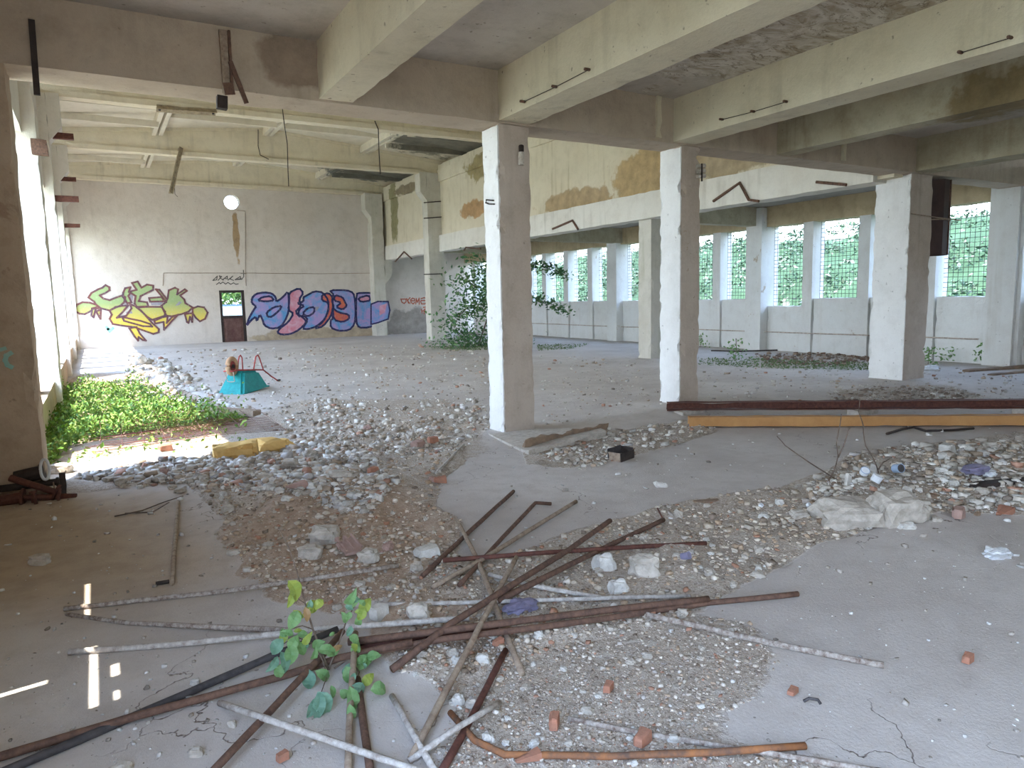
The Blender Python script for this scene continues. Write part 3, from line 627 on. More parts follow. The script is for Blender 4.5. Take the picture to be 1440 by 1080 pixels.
BL = [
    ('g_blue', [(75, 415), (100, 340), (140, 270), (165, 235), (125, 205), (125, 160), (160, 120), (240, 105), (310, 115), (345, 150), (350, 190), (400, 160), (460, 95), (465, 180), (465, 280), (430, 370), (380, 430), (300, 440), (240, 410), (220, 350), (200, 310), (170, 370), (160, 330), (120, 360)]),
    ('g_pink', [(465, 110), (560, 65), (600, 110), (560, 170), (580, 230), (520, 290), (600, 340), (630, 380), (560, 450), (480, 490), (400, 495), (360, 475), (380, 440), (460, 380), (510, 300), (460, 270), (470, 180)]),
    ('g_blue', [(600, 150), (620, 140), (700, 95), (780, 105), (830, 180), (830, 260), (800, 350), (720, 420), (640, 445), (590, 440), (640, 360), (610, 320), (550, 330), (560, 260), (610, 230), (540, 205), (600, 190)]),
    ('g_orange', [(770, 130), (830, 110), (870, 150), (870, 260), (850, 330), (780, 420), (700, 440), (780, 380), (830, 280), (830, 200), (770, 180)]),
    ('g_blue', [(840, 85), (1000, 85), (1060, 110), (1075, 180), (1080, 300), (1070, 400), (1020, 455), (920, 460), (850, 430), (850, 360), (870, 350), (860, 280), (880, 240), (860, 180), (880, 130)]),
    ('g_orange', [(870, 250), (920, 290), (1020, 310), (1020, 350), (960, 380), (880, 360)]), ('g_orange', [(890, 130), (960, 150), (980, 190), (1000, 230), (960, 265), (900, 240), (950, 200), (880, 180)]),
    ('g_blue', [(1085, 120), (1120, 110), (1250, 110), (1240, 190), (1282, 185), (1282, 395), (1200, 430), (1110, 430), (1085, 380)]),
    ('g_pink', [(1100, 160), (1200, 130), (1220, 180), (1130, 195)]), ('g_blue', [(260, 290), (330, 240), (400, 230), (380, 270), (310, 330), (270, 330)]), ('g_pink', [(300, 140), (330, 180), (250, 190), (180, 180), (220, 150)]),
    ('g_blue', [(640, 250), (700, 240), (700, 290), (640, 330), (590, 300)]), ('g_grey', [(700, 240), (750, 235), (720, 285)])]
gb = graffiti('graffiti_lettering', 'blue and pink rounded graffiti lettering with navy outlines at the right of the end wall', G2, BL, 'g_line2', .085, 32.1, 1, wall_back)
bm = bmesh.new(); q = onwall([(1222, 215), (1285, 190), (1380, 190), (1395, 270), (1380, 350), (1285, 385), (1222, 400)], *G2, 31.49); fill(bm, q); o = put('paint_fill', bm, 'g_blue', gb)
bm = bmesh.new(); ribbon(bm, q, .07, dy=-.004); put('paint_outline', bm, 'g_line2', gb)
bm = bmesh.new(); q = onwall([(1300, 230), (1370, 205), (1350, 290), (1300, 320)], *G2, 31.484); fill(bm, q); put('paint_fill', bm, 'g_pink', gb)
def strokes(name, label, frame, lines, mat, w, Y):
    bm = bmesh.new()
    for l in lines: ribbon(bm, onwall(l, *frame, Y - .004), w, closed=False)
    return put(name, bm, mat, wall_back, label=label)
strokes('graffiti_scrawl', 'black zigzag scrawl above the door', ((290, 370), 9.0), [
    [(85, 218), (140, 165), (132, 212), (85, 220)], [(150, 218), (195, 170), (165, 160), (180, 190), (215, 215)], [(215, 205), (265, 165), (270, 200), (240, 195)], [(275, 215), (335, 165), (300, 200), (345, 218)],
    [(365, 210), (430, 170), (440, 195), (370, 212)], [(370, 210), (450, 205), (475, 170), (470, 90)], [(440, 130), (500, 132)], [(130, 270), (165, 245), (180, 262), (210, 240), (245, 265), (275, 245), (310, 268), (345, 250), (375, 268), (405, 262)]], 'g_black', .035, 32.1)
strokes('graffiti_scrawl', 'red spray painted letters behind the nave columns', ((555, 380), 13.5), [
    [(115, 550), (215, 548), (215, 600), (180, 630), (140, 610), (125, 570)], [(230, 540), (262, 625)], [(290, 520), (243, 580), (290, 632)], [(310, 580), (380, 580), (380, 545), (340, 530), (305, 560), (310, 610), (350, 640), (380, 610)],
    [(400, 640), (412, 540), (432, 610), (465, 530), (465, 645)], [(500, 540), (560, 520), (610, 545), (615, 600), (570, 640), (510, 640), (495, 600), (500, 575), (580, 575)],
    [(510, 740), (520, 810)], [(515, 775), (552, 770)], [(560, 740), (560, 830)], [(545, 705), (620, 695)], [(580, 740), (622, 730), (622, 770), (590, 775), (640, 820)]], 'g_red', .05, 32.1)
strokes('paint_smudge', 'faint teal paint smudge under the green lettering', G1, [[(410, 480), (440, 520), (470, 490)], [(425, 500), (455, 505)]], 'g_teal', .10, 32.1)
bm = bmesh.new()
for l in ([(0, 382), (20, 380)], [(20, 385), (14, 395), (16, 404), (24, 408)]):
    pass
q = [onY(x / 6.0, 480 + y / 6.0, 7.19) for x, y in ((90, 100), (55, 120), (45, 160), (65, 200), (95, 215))]; ribbon(bm, q, .035, closed=False, dy=-.008)
q = [onY(x / 6.0, 480 + y / 6.0, 7.19) for x, y in ((0, 72), (40, 60))]; ribbon(bm, q, .03, closed=False, dy=-.008)
o = put('paint_smudge', bm, 'g_teal', cL, label='teal curved paint stroke'); o.data.transform(Matrix.Translation(-cL.location))
# ------------------------------------------------------------------ thin steelwork on walls and columns
def wire(name, pts, r, mat, lab, cat='wire', n=6, step=.3):
    pts = [Vector(p) for p in pts]; o = put(name, tube(bmesh.new(), resample(pts, step), r, n), mat, kind='thing', label=lab, category=cat); return setorg(o, pts[0])
def partw(par, name, pts, r, mat, n=6):
    o = put(name, tube(bmesh.new(), [Vector(p) for p in pts], r, n), mat, par); o.data.transform(Matrix.Translation(-par.matrix_basis.translation)); return o
for lab, l in (('angled rusty rod on the crane beam between the front columns', [(777, 322), (805, 310), (813, 323)]), ('angled rusty rod on the crane beam right of the second front column', [(1003, 283), (1040, 257), (1053, 281), (1067, 283)]),
        ('short flat rusty bar sticking out below the crane beam at the right', [(1148, 256), (1190, 260)]), ('small pointed rod on the crane beam beside the end wall', [(556, 368), (568, 354), (579, 364)]),
        ('bent rod under the crane beam just left of the lone column', [(653, 352), (655, 348), (676, 350)])):
    wire('steel_rod', [onX(x, y, 11.77) for x, y in l], .03, 'rust', lab, 'rod')
for y0, y1, lab in ((285, 283, 'upper clamp rod around the flared nave column'), (307, 305, 'lower clamp rod around the flared nave column'), (386, 385, 'short rod across the nave column above the sapling')):
    wire('clamp_rod', [onY(596, y0, 25.57), onY(622, y1, 25.57)], .02, 'dark', lab, 'rod')
partw(cA, 'wire_hook', [onX(684 + a, 283 + b, 4.1) for a, b in ((10, -1), (0, -2), (-1, 2), (4, 4), (11, 4))], .009, 'dark')
o = partw(cA, 'insulator_bracket', [onY(733, 205, 7.22), onY(733, 214, 7.2)], .03, 'dark', 8); ins_ = partw(cA, 'insulator', [onY(733, 214, 7.19), onY(733, 222, 7.19), onY(733, 223, 7.19), onY(733, 232, 7.19)], .036, 'ceramic', 10)
ins_.parent = o
for dx in (0, 1, 2): partw(cB, 'insulator_ring', [onY(980, 234 + dx * 7, 7.22), onY(991, 233 + dx * 7, 7.2)], .03, 'ceramic', 10)
partw(cB, 'insulator_bolt', [onY(987, 230, 7.18), onY(987, 255, 7.18)], .012, 'dark')
# stub brackets on the open left side
for lab, l, Y, r in (('highest rusty stub bracket on the left columns', [(67, 190), (104, 195)], 19.8, .07), ('second rusty stub bracket on the left columns', [(78, 251), (107, 252)], 25.8, .06),
        ('third rusty stub bracket, widest, on the left columns', [(71, 279), (111, 281)], 19.8, .07), ('lowest rusty stub bracket on the left columns', [(83, 317), (113, 318)], 25.8, .06)):
    a, b = onY(*l[0], Y), onY(*l[1], Y); o = put('stub_bracket', RB(min(a.x, -.56), b.x, Y - r, Y + r, a.z - r, a.z + r, seg=.2, amp=.006), 'rustR', kind='thing', label=lab, category='bracket'); setorg(o, (-.56, Y, a.z))
a = onY(57, 208, 13.6); o = put('stub_bracket', RB(a.x - .12, a.x + .1, 13.5, 13.6, a.z - .12, a.z + .12, seg=.1), 'rust', kind='thing', label='rusty square box plate on the nearest broad sunlit column', category='bracket'); setorg(o, a)
# hanging steel on the front beam
def slat(name, a, b, wd, th, mat, lab, cat, Y, par=None):
    a, b = onY(*a, Y), onY(*b, Y); d = (b - a).normalized(); s = Vector((d.z, 0, -d.x)) * wd / 2; bm = bmesh.new()
    extrude_poly(bm, [a - s, b - s, b + s, a + s], (0, th, 0))
    if par: o = put(name, bm, mat, par); o.data.transform(Matrix.Translation(-par.location)); return o
    return setorg(put(name, bm, mat, kind='thing', label=lab, category=cat), a)
slat('steel_strap', (44, 27), (52, 133), .045, .03, 'dark', 'dark flat steel strap hanging on the front beam near the left column', 'strap', 7.15)
ch = slat('steel_channel', (316, 42), (322, 131), .10, .03, 'tan', 'pale rusty steel channel hanging down the front beam', 'channel', 7.16)
slat('channel_lip', (310, 42), (317, 131), .02, .06, 'tan', '', '', 7.12, ch); slat('channel_lip', (322, 42), (327, 131), .02, .06, 'rust', '', '', 7.12, ch)
slat('end_plate', (320, 116), (324, 133), .09, .012, 'rust', '', '', 7.11, ch)
slat('steel_strap', (324, 86), (347, 145), .04, .02, 'rust', 'slanting rusty strap beside the hanging steel channel', 'strap', 7.1)
slat('junction_box', (313, 134), (313, 152), .09, .08, 'dark', 'small black box under the hanging steel channel', 'box', 7.2)
# lamp housings on the roof girders
def housing(a, b, Y, wd, lab):
    a, b = onY(*a, Y), onY(*b, Y); L = (b - a).length; ang = math.atan2(b.z - a.z, b.x - a.x)
    r = empty('lamp_housing', a, kind='thing', label=lab, category='lamp'); r.rotation_euler = (0, -ang, 0)
    tr_ = put('tray', RB(0, L, -.06, .06, 0, wd * .35, seg=.2, amp=.004), 'fixture', r)
    for s in (-1, 1): put('reflector_wing', extrude_poly(bmesh.new(), [(0, s * .06, .02), (0, s * .16, -wd * .4), (0, s * .15, -wd * .45), (0, s * .05, 0)], (L, 0, 0)), 'fixture', r)
    for x in (.04, L - .1): put('tube_socket', box(bmesh.new(), x, x + .05, -.03, .03, -.07, .0), 'dark', tr_)
    return r
housing((220, 151), (304, 157), 19.7, .16, 'long brownish lamp housing under the roof girder behind the front beam')
housing((255, 208), (241, 272), 25.6, .16, 'broken lamp housing dangling from the middle roof girder')
wire('hanging_wire', [onY(245, 255, 25.6), onY(246, 273, 25.6), onY(250, 277, 25.6)], .008, 'dark', 'short wire curling off the dangling lamp housing')
wire('hanging_wire', [onY(x, y, 19.67) for x, y in ((397, 152), (400, 176), (404, 202), (405, 240), (406, 262))], .012, 'dark', 'long thin wire hanging below the roof girders in the middle of the hall')
wire('hanging_wire', [onY(x, y, 25.67) for x, y in ((363, 182), (363, 205), (366, 218), (378, 224))], .014, 'dark', 'short looped wire on the face of the middle roof girder')
wire('hanging_wire', [onY(x, y, 19.67) for x, y in ((527, 170), (532, 182), (533, 215), (535, 245))], .014, 'dark', 'thin wire hanging from the girder left of the lone column')
# studs and wire along the ceiling beams
for X, l, nm in ((4.09, [(737, 143), (782, 122), (828, 98)], 'wire strung on two studs along the ceiling beam above the lone column'), (6.71, [(1016, 168), (1060, 157), (1106, 143)], 'wire strung on studs along the broad cream ceiling beam'),
                 (6.71, [(1352, 74), (1422, 53)], 'thin wire along the broad cream ceiling beam at the upper right')):
    r = empty('stud_wire', onX(*l[0], X), kind='thing', label=nm, category='wire')
    partw(r, 'wire', [onX(x, y, X - .03) for x, y in l], .004, 'dark')
    for x, y in l: p = onX(x, y, X); partw(r, 'stud', [p + Vector((.01, 0, 0)), p - Vector((.05, 0, 0))], .014, 'rust')
# conduit on the end wall
cd = empty('conduit', (5, 32.08, 2.9), kind='thing', label='thin conduit line running across the end wall above the lettering', category='conduit')
for l in ([(230, 384), (345, 384), (450, 385), (526, 384)], [(230, 384), (229, 402)], [(345, 300), (345, 384), (346, 402)], [(333, 296), (345, 297), (345, 300)]): partw(cd, 'pipe_run', [onY(x, y, 32.08) for x, y in l], .012, 'tan', 5)
# duct on the third front column
du = empty('metal_duct', (13.25, 7.5, 2.2), kind='thing', label='dark rusty sheet metal duct strapped beside the third front column', category='duct')
bm = bmesh.new(); n = 14
pts = [(math.cos(t) * .33, math.sin(t) * .27) for t in [i * 2 * math.pi / n for i in range(n)]]
a = [bm.verts.new((x, y, 0)) for x, y in pts]; b = [bm.verts.new((x, y, 1.32)) for x, y in pts]; a2 = [bm.verts.new((x * .96, y * .96, 0)) for x, y in pts]; b2 = [bm.verts.new((x * .96, y * .96, 1.32)) for x, y in pts]
for i in range(n):
    j = (i + 1) % n
    bm.faces.new((a[i], a[j], b[j], b[i])); bm.faces.new((a2[j], a2[i], b2[i], b2[j])); bm.faces.new((a[j], a[i], a2[i], a2[j])); bm.faces.new((b[i], b[j], b2[j], b2[i]))
put('casing', bm, 'duct', du)
put('strap', tube(bmesh.new(), [(math.cos(t) * .35, math.sin(t) * .29, .62) for t in [i * math.pi / 8 for i in range(17)]], .012, 6), 'tan', du)
put('seam', box(bmesh.new(), .1, .13, -.27, -.24, 0, 1.32), 'rust', du)
put('strap_tail', tube(bmesh.new(), [(-1.06, -.26, .68), (-.3, -.29, .64), (.3, -.3, .62), (.42, -.3, .62)], .010, 6), 'tan', du)
# ------------------------------------------------------------------ rubble
def ico():
    bm = bmesh.new(); bmesh.ops.create_icosphere(bm, subdivisions=1, radius=1.0); v = np.array([x.co[:] for x in bm.verts]); f = np.array([[q.index for q in x.verts] for x in bm.faces]); bm.free(); return v, f
IV, IF = ico()
CUBEV = np.array([[x, y, z] for x in (-1, 1) for y in (-1, 1) for z in (-1, 1)], float) * .75
CUBEF = np.array([[0, 1, 3], [0, 3, 2], [4, 6, 7], [4, 7, 5], [0, 4, 5], [0, 5, 1], [2, 3, 7], [2, 7, 6], [0, 2, 6], [0, 6, 4], [1, 5, 7], [1, 7, 3]])
rng = np.random.RandomState(5)
PAL = np.array([(.60, .55, .48), (.70, .66, .60), (.44, .38, .32), (.54, .43, .33), (.80, .77, .72), (.30, .25, .21), (.50, .29, .21), (.55, .52, .50)])
PALP = np.array([.22, .2, .14, .14, .1, .08, .05, .07])
def scatter(name, poly_px, n, smin, smax, label, cat='rubble', pal=PAL, pp=PALP, sink=.25, flat=(.22, .75), cube=.6, power=2.2, extra=None):
    P = np.array(poly_px, float); lo, hi = P.min(0), P.max(0); V, Fc, Cc, off = [], [], [], 0
    cnt = 0; pts = []
    while cnt < n:
        x = rng.uniform(lo[0], hi[0], n * 2); y = rng.uniform(lo[1], hi[1], n * 2); k = inside_np(poly_px, x, y)
        for a, b in zip(x[k], y[k]):
            p = F(a, b); pts.append((p.x, p.y)); cnt += 1
            if cnt >= n: break
    pts = np.array(pts)
    dd = .35 + 1.3 * vnoise(pts[:, 0:1], pts[:, 1:2], 1.1, 12).ravel(); keep = rng.rand(len(pts)) < dd; pts = pts[keep]
    zz = fza(pts[:, 0], pts[:, 1])
    for (x, y), z in zip(pts, zz):
        dist = math.hypot(x, y) + .5; s = smin * (smax / smin) ** (rng.rand() ** power) * dist / 1000
        s = min(max(s, .003), .16)
        iv, if_ = (CUBEV, CUBEF) if rng.rand() < cube else (IV, IF)
        v = iv * (1 + rng.uniform(-.28, .28, (len(iv), 1))) * np.array([1, rng.uniform(.5, 1), rng.uniform(*flat)]) * s
        t = rng.uniform(0, 6.28); c_, s_ = math.cos(t), math.sin(t); tl = rng.uniform(-.5, .5); ct, st = math.cos(tl), math.sin(tl)
        v = v @ np.array([[1, 0, 0], [0, ct, st], [0, -st, ct]]) @ np.array([[c_, s_, 0], [-s_, c_, 0], [0, 0, 1]])
        V.append(v + np.array([x, y, z + s * (1 - 2 * sink) * .6])); Fc.append(if_ + off); off += len(iv)
        Cc.append(np.repeat((pal[rng.choice(len(pal), p=pp)] * rng.uniform(.8, 1.12))[None], len(iv), 0))
    o = quick_mesh(name, np.concatenate(V), np.concatenate(Fc), 'stones', kind='stuff', label=label, category=cat)
    add_col(o.data, np.concatenate(Cc)); return o
R_LEFT = [(100, 668), (180, 655), (290, 650), (330, 640), (420, 618), (470, 600), (610, 590), (640, 640), (612, 715), (650, 735), (640, 790), (560, 845), (480, 870), (420, 850), (372, 838), (345, 800), (300, 755), (318, 735), (290, 712), (262, 690), (200, 690)]
R_HEAP = [(100, 672), (180, 658), (300, 652), (420, 622), (520, 640), (560, 690), (520, 730), (420, 710), (300, 700), (262, 690), (200, 690)]
R_BAND = [(560, 850), (620, 780), (700, 790), (800, 750), (900, 725), (960, 708), (1040, 698), (1150, 680), (1240, 742), (1150, 765), (1110, 790), (1010, 842), (960, 880), (800, 900), (700, 960), (560, 950)]
R_RIGHT = [(1130, 690), (1200, 645), (1320, 628), (1440, 620), (1440, 728), (1330, 728), (1240, 742), (1150, 740)]
R_GRIT = [(545, 925), (700, 880), (960, 862), (1060, 880), (1098, 930), (1060, 985), (1010, 1010), (1000, 1045), (1180, 1080), (600, 1080), (640, 1000), (600, 960)]
scatter('rubble', R_LEFT, 5000, .8, 5, pal=PAL * np.array([.94, .86, .78]), label= 'loose stone rubble spread over the middle left of the floor')
scatter('rubble', R_HEAP, 4200, 1.2, 8, 'denser pale rubble heap at the shaded edge of the sunny patch', pal=PAL * np.array([1.02, 1.03, 1.06]))
scatter('rubble', R_BAND, 5500, .8, 5.5, pal=PAL * np.array([.96, .9, .83]), label= 'rubble band under and beyond the heap of steel rods')
scatter('rubble', R_RIGHT, 3200, 1.0, 7, 'rubble and litter heap on the right side of the floor')
scatter('gravel', R_GRIT, 7500, .7, 4, pal=PAL * np.array([.97, .93, .9]), label= 'fine gravel and grit in the bottom centre foreground', cat='gravel', power=2.6)
scatter('gravel', [(0, 1080), (0, 700), (300, 700), (620, 620), (1440, 560), (1440, 1080)], 1700, .8, 4.5, 'scattered crumbs on the otherwise clean slabs', cat='gravel', power=3, pal=np.array([(.7, .69, .67), (.5, .45, .4), (.3, .26, .22)]), pp=[.5, .3, .2])
scatter('rubble', [(380, 600), (460, 560), (560, 575), (680, 560), (692, 600), (640, 640), (520, 640), (420, 640)], 1500, 1.0, 6, 'thin rubble scatter in front of the lone column')
scatter('rubble', [(170, 496), (620, 484), (690, 500), (690, 560), (420, 600), (330, 575), (230, 520)], 1900, .7, 3.4, 'far rubble crumbs over the hall floor', pal=PAL * .95)
scatter('rubble', [(760, 500), (900, 505), (930, 530), (1200, 500), (1440, 530), (1440, 570), (1000, 575), (760, 600)], 1500, .6, 3.2, 'far crumbs between the front columns and window wall', pal=PAL * .9)
scatter('rubble', [(1060, 498), (1190, 496), (1240, 506), (1180, 514), (1080, 514)], 500, 1, 3.5, 'brown litter heap near the window wall', pal=np.array([(.28, .18, .13), (.4, .3, .22), (.2, .15, .12)]), pp=[.4, .3, .3])
scatter('rubble', [(1160, 556), (1230, 545), (1340, 545), (1380, 556), (1300, 570), (1180, 566)], 600, .8, 3.5, 'dark crumbs in front of the third column', pal=np.array([(.28, .22, .18), (.45, .4, .35), (.6, .58, .55)]), pp=[.5, .3, .2])
scatter('rubble', [(740, 640), (870, 606), (960, 594), (1010, 604), (900, 640), (820, 662)], 700, .9, 6, 'rubble along the broken slab edge behind the lone column')
scatter('rubble', [(180, 500), (230, 505), (310, 555), (350, 575), (330, 590), (230, 578), (170, 540)], 900, 1.2, 7, 'sunlit white rubble beside the weeds', pal=PAL * 1.15)
# stones big enough to pick apart
SM = []
for k in range(10):
    bm = bmesh.new(); bmesh.ops.create_icosphere(bm, subdivisions=3, radius=1)
    for vv in bm.verts:
        q = vv.co.copy(); q.x = math.copysign(abs(q.x) ** .7, q.x); q.y = math.copysign(abs(q.y) ** .7, q.y); q.z = math.copysign(abs(q.z) ** .7, q.z)
        vv.co = q * (1 + .42 * noise.noise(vv.co * 1.3 + Vector((k * 7, 0, 0))) + .16 * noise.noise(vv.co * 3.4 + Vector((0, k * 5, 0))) + .06 * noise.noise(vv.co * 9))
    me = bpy.data.meshes.new('stone'); bm.to_mesh(me); bm.free(); SM.append(me)
SMv = {}
def stone(px, py, w, h, mat, lab, name='stone', group=None, k=None, rot=None, h0=None, depth=None):
    """a lump w x h pixels large in the photograph, resting on the floor"""
    p = FP(px, py + h * .4); d = (p - Vector((0, 0, EYE))).length; s = d / 1000; k = random.randrange(10) if k is None else k
    key = (k, mat)
    if key not in SMv: me = SM[k].copy(); me.materials.clear(); me.materials.append(M[mat]); SMv[key] = me
    o = bpy.data.objects.new(name, SMv[key]); C.objects.link(o); hh = h * s * .5
    o.scale = (w * s * .5, (depth or (w * .75)) * s * .5, hh); o.location = (p.x, p.y, fz(p.x, p.y) + hh * .62)
    o.rotation_euler = (0, 0, -.45 if rot is None else rot)
    o['label'] = lab; o['category'] = 'stone' if 'brick' not in name and 'block' not in name else 'brick'; o['kind'] = 'thing'
    if group: o['group'] = group
    return o
def block(px, py, w, h, d, mat, lab, name='brick', rz=0.3, tilt=(0, 0), cat='brick', group=None, amp=.01, lift=0.0):
    p = FP(px, py + h * .4); s = (p - Vector((0, 0, EYE))).length / 1000; a, b, c = w * s / 2, d * s / 2, h * s
    bm = RB(-a, a, -b, b, 0, c, seg=max(.012, a / 4), amp=a * .45, chip=a * .9); o = put(name, bm, mat, kind='thing', label=lab, category=cat)
    o.location = (p.x, p.y, fz(p.x, p.y) - c * .08 + .008 + lift); o.rotation_euler = (tilt[0], tilt[1], rz)
    if group: o['group'] = group
    return o
for a in [(458, 751, 40, 26, 'stone', 'grey lump of mortar with a white shard, left of the steel rods'), (438, 776, 32, 22, 'stone', 'pinkish stone lump directly left of the roof tile piece'), (518, 782, 28, 20, 'stone', 'tan stone just right of the roof tile piece'),
          (590, 858, 30, 26, 'stone', 'tan stone under the rods behind the leafy sapling'), (851, 790, 28, 26, 'stoneW', 'pale rough stone beside the end of the horizontal rod'), (906, 794, 42, 30, 'stone', 'broad grey stone in the rubble band, right of the pale one'),
          (871, 823, 24, 20, 'stoneW', 'pale stone below the broad grey stone'), (1191, 702, 80, 36, 'stone', 'largest flat concrete lump in the right litter heap'), (1260, 693, 60, 42, 'stone', 'rounded concrete lump at the top of the right litter heap'),
          (1097, 706, 11, 9, 'stoneW', 'small white pebble left of the large flat concrete lump'), (56, 787, 24, 12, 'stone', 'lone tan stone on the clean left slab'), (929, 681, 17, 9, 'stoneW', 'lone pale stone on the clean middle slab'),
          (680, 926, 18, 15, 'stoneW', 'white faceted stone right of the crossing rods'), (637, 917, 14, 11, 'stone', 'small tan stone beneath the crossing rods'), (757, 891, 12, 12, 'stoneW', 'small white cube like stone below the long rods'),
          (644, 984, 16, 14, 'stoneW', 'pale stone touching the pale short rod'), (664, 989, 14, 12, 'stone', 'second pale stone touching the pale short rod'), (687, 1038, 15, 13, 'stoneW', 'rounded pale stone beside the bent rusty pipe'),
          (276, 1057, 16, 12, 'stone', 'grey crumbly stone low on the left slab'), (274, 959, 12, 8, 'stoneW', 'small white crumb beside the black pipe'), (171, 1079, 22, 10, 'stone', 'flat stone at the bottom edge left of the rods'),
          (327, 1018, 10, 10, 'stone', 'small grey stone under the mottled pale rod'), (1123, 722, 22, 10, 'stone', 'cylindrical tan stone left of the large flat concrete lump'), (1275, 738, 20, 9, 'stoneW', 'pale flat stone at the lower edge of the right heap'),
          (480, 667, 34, 12, 'stone', 'brown grey stone at the top of the left rubble'), (408, 652, 22, 12, 'stone', 'stone at the shaded foot of the yellow foam lump'), (375, 668, 22, 11, 'stone', 'grey stone left in the heap below the foam')]:
    stone(*a, name='concrete_lump')
block(490, 779, 26, 7, 34, 'tile', 'pink ridged roof tile piece lying in the left rubble', 'roof_tile', .15, (.25, 0), 'tile', lift=.035)
for a in [(598, 778, 32, 14, 20, 'stoneW', 'pale square block beside the crossing rod ends', .1), (232, 631, 15, 8, 12, 'brick', 'orange brick piece lit by the sun', .2), (524, 664, 14, 10, 10, 'brick', 'red brick piece between the rubble and clean slab', .3),
          (618, 676, 17, 8, 9, 'brick', 'red brick piece on the corner of the middle slab', -.2), (608, 620, 14, 9, 10, 'brick', 'brown brick piece in front of the lone column', .1), (587, 625, 20, 9, 14, 'tile', 'pinkish block left of the brown brick piece', .6),
          (779, 1018, 20, 16, 12, 'brick', 'orange brick shard at the end of the dark rod, bottom centre', .9), (902, 1042, 24, 14, 15, 'brick', 'orange pink brick shard between the two bottom rods', .4), (855, 969, 15, 10, 10, 'brick', 'orange brick chip in the grit', .6),
          (1114, 975, 15, 6, 9, 'brick', 'orange chip left of the black wire clip', .3), (397, 1067, 13, 10, 9, 'brick', 'small red brick chip at the bottom left of the mottled rod', .3), (1360, 929, 14, 9, 9, 'brick', 'lone orange brick chip on the right slab', .2),
          (1203, 722, 26, 13, 13, 'tile', 'cream and pink broken cylinder block in the right heap', .05), (1331, 633, 18, 12, 14, 'stoneW', 'pale block on top of the right heap', .2), (1347, 724, 20, 13, 12, 'tile', 'pink block at the lower right heap', .4),
          (1409, 720, 30, 5, 12, 'brick', 'flat orange tile shard at the far right', .1), (532, 864, 22, 18, 18, 'stoneW', 'pale block among the rods behind the sapling', .5), (740, 1069, 34, 7, 10, 'brick', 'orange brick strip below the bent pipe', -.1),
          (700, 905, 14, 8, 9, 'brick', 'red brick chip under the long rods', .2), (415, 686, 30, 7, 10, 'tile', 'long pink tile strip at the top of left rubble', .1)]:
    block(*a[:7], rz=a[7])
block(1191, 674, 12, 16, 5, 'stoneW', 'upright pale shard at the top of the right heap', 'shard', .2, (0, .3), 'shard'); block(1228, 662, 18, 16, 10, 'stoneW', 'pale wedge between the white tub and dark can', 'shard', .4, (.2, 0), 'shard')
for zone, n, lo, hi, mats, lab, grp in [
        (R_HEAP, 60, 8, 15, ('stone', 'stoneW', 'stone'), 'one of the grey stones in the shaded heap below the sunny patch', 'stones of the shaded heap'),
        (R_LEFT, 45, 8, 17, ('stone', 'stone', 'tile'), 'one of the brown grey stones in the left rubble', 'stones of the left rubble'),
        (R_BAND, 50, 8, 17, ('stone', 'stoneW', 'stone'), 'one of the stones in the rubble band around the rods', 'stones of the rubble band'),
        (R_RIGHT, 40, 8, 16, ('stone', 'stoneW', 'wood'), 'one of the stones in the right litter heap', 'stones of the right heap'),
        ([(195, 505), (235, 508), (310, 560), (345, 578), (300, 586), (220, 566)], 34, 9, 18, ('stoneW', 'stoneW', 'stone'), 'one of the white sunlit stones beside the weeds', 'sunlit stones'),
        (R_GRIT, 30, 8, 15, ('stoneW', 'stone', 'stone'), 'one of the pale pebbles in the foreground grit', 'pebbles in the grit')]:
    P = np.array(zone, float); lo_, hi_ = P.min(0), P.max(0); c = 0
    while c < n:
        x, y = random.uniform(lo_[0], hi_[0]), random.uniform(lo_[1], hi_[1])
        if not inside(zone, x, y): continue
        w = lo + (hi - lo) * random.random() ** 2; stone(x, y, w, w * random.uniform(.4, .75), random.choice(mats), lab, 'stone', grp, rot=random.uniform(0, 3)); c += 1
# ------------------------------------------------------------------ the heap of rods and pipes
def rod(lab, pts, r, mat, name='steel_rod', cat='rod', n=8, r2=None, wob=.12, z=None):
    """pts: (px, py, height above the floor)"""
    w = [FP(a, b, c + r) for a, b, c in pts]; w = resample(w, .12)
    w = [p + Vector((0, 0, .003 * noise.noise(p * 3))) for p in w]
    o = put(name, tube(bmesh.new(), w, r, n, r2, wob), mat, smooth=True, kind='thing', label=lab, category=cat); return setorg(o, w[0])
rod('long rusty brown pipe running from the lower left corner under the sapling', [(-60, 1082, 0), (187, 1008, .01), (400, 950, .02), (480, 925, .03), (580, 903, .04)], .0165, 'rust', 'steel_pipe', 'pipe')
rod('long black pipe in the lower left corner beneath the rusty pipe', [(-10, 1092, 0), (218, 994, .0), (389, 920, .02), (475, 885, .04)], .0165, 'black', 'steel_pipe', 'pipe')
rod('brown pipe rising from the bottom edge to the sapling stems', [(285, 1100, .03), (380, 1000, .045), (455, 920, .06), (482, 888, .06)], .0145, 'rust', 'steel_pipe', 'pipe')
rod('mottled pale rod crossing the brown pipe at the bottom left', [(309, 988, 0), (380, 1013, .075), (460, 1040, .04), (600, 1088, .01)], .0125, 'crust')
rod('long dark rusty rod across the left slab above the other two', [(90, 856, 0), (300, 833, .0), (480, 808, .03), (560, 795, .03)], .0135, 'rustW')
rod('tapering mottled rod on the left slab, middle of the three', [(93, 863, 0), (180, 876, 0), (389, 886, .01), (450, 890, .03)], .010, 'rustW', r2=.0165)
rod('white mortar crusted rod on the left slab, lowest of the three', [(97, 917, 0), (250, 906, .0), (393, 891, .02), (450, 884, .04), (660, 869, .05)], .0145, 'crust')
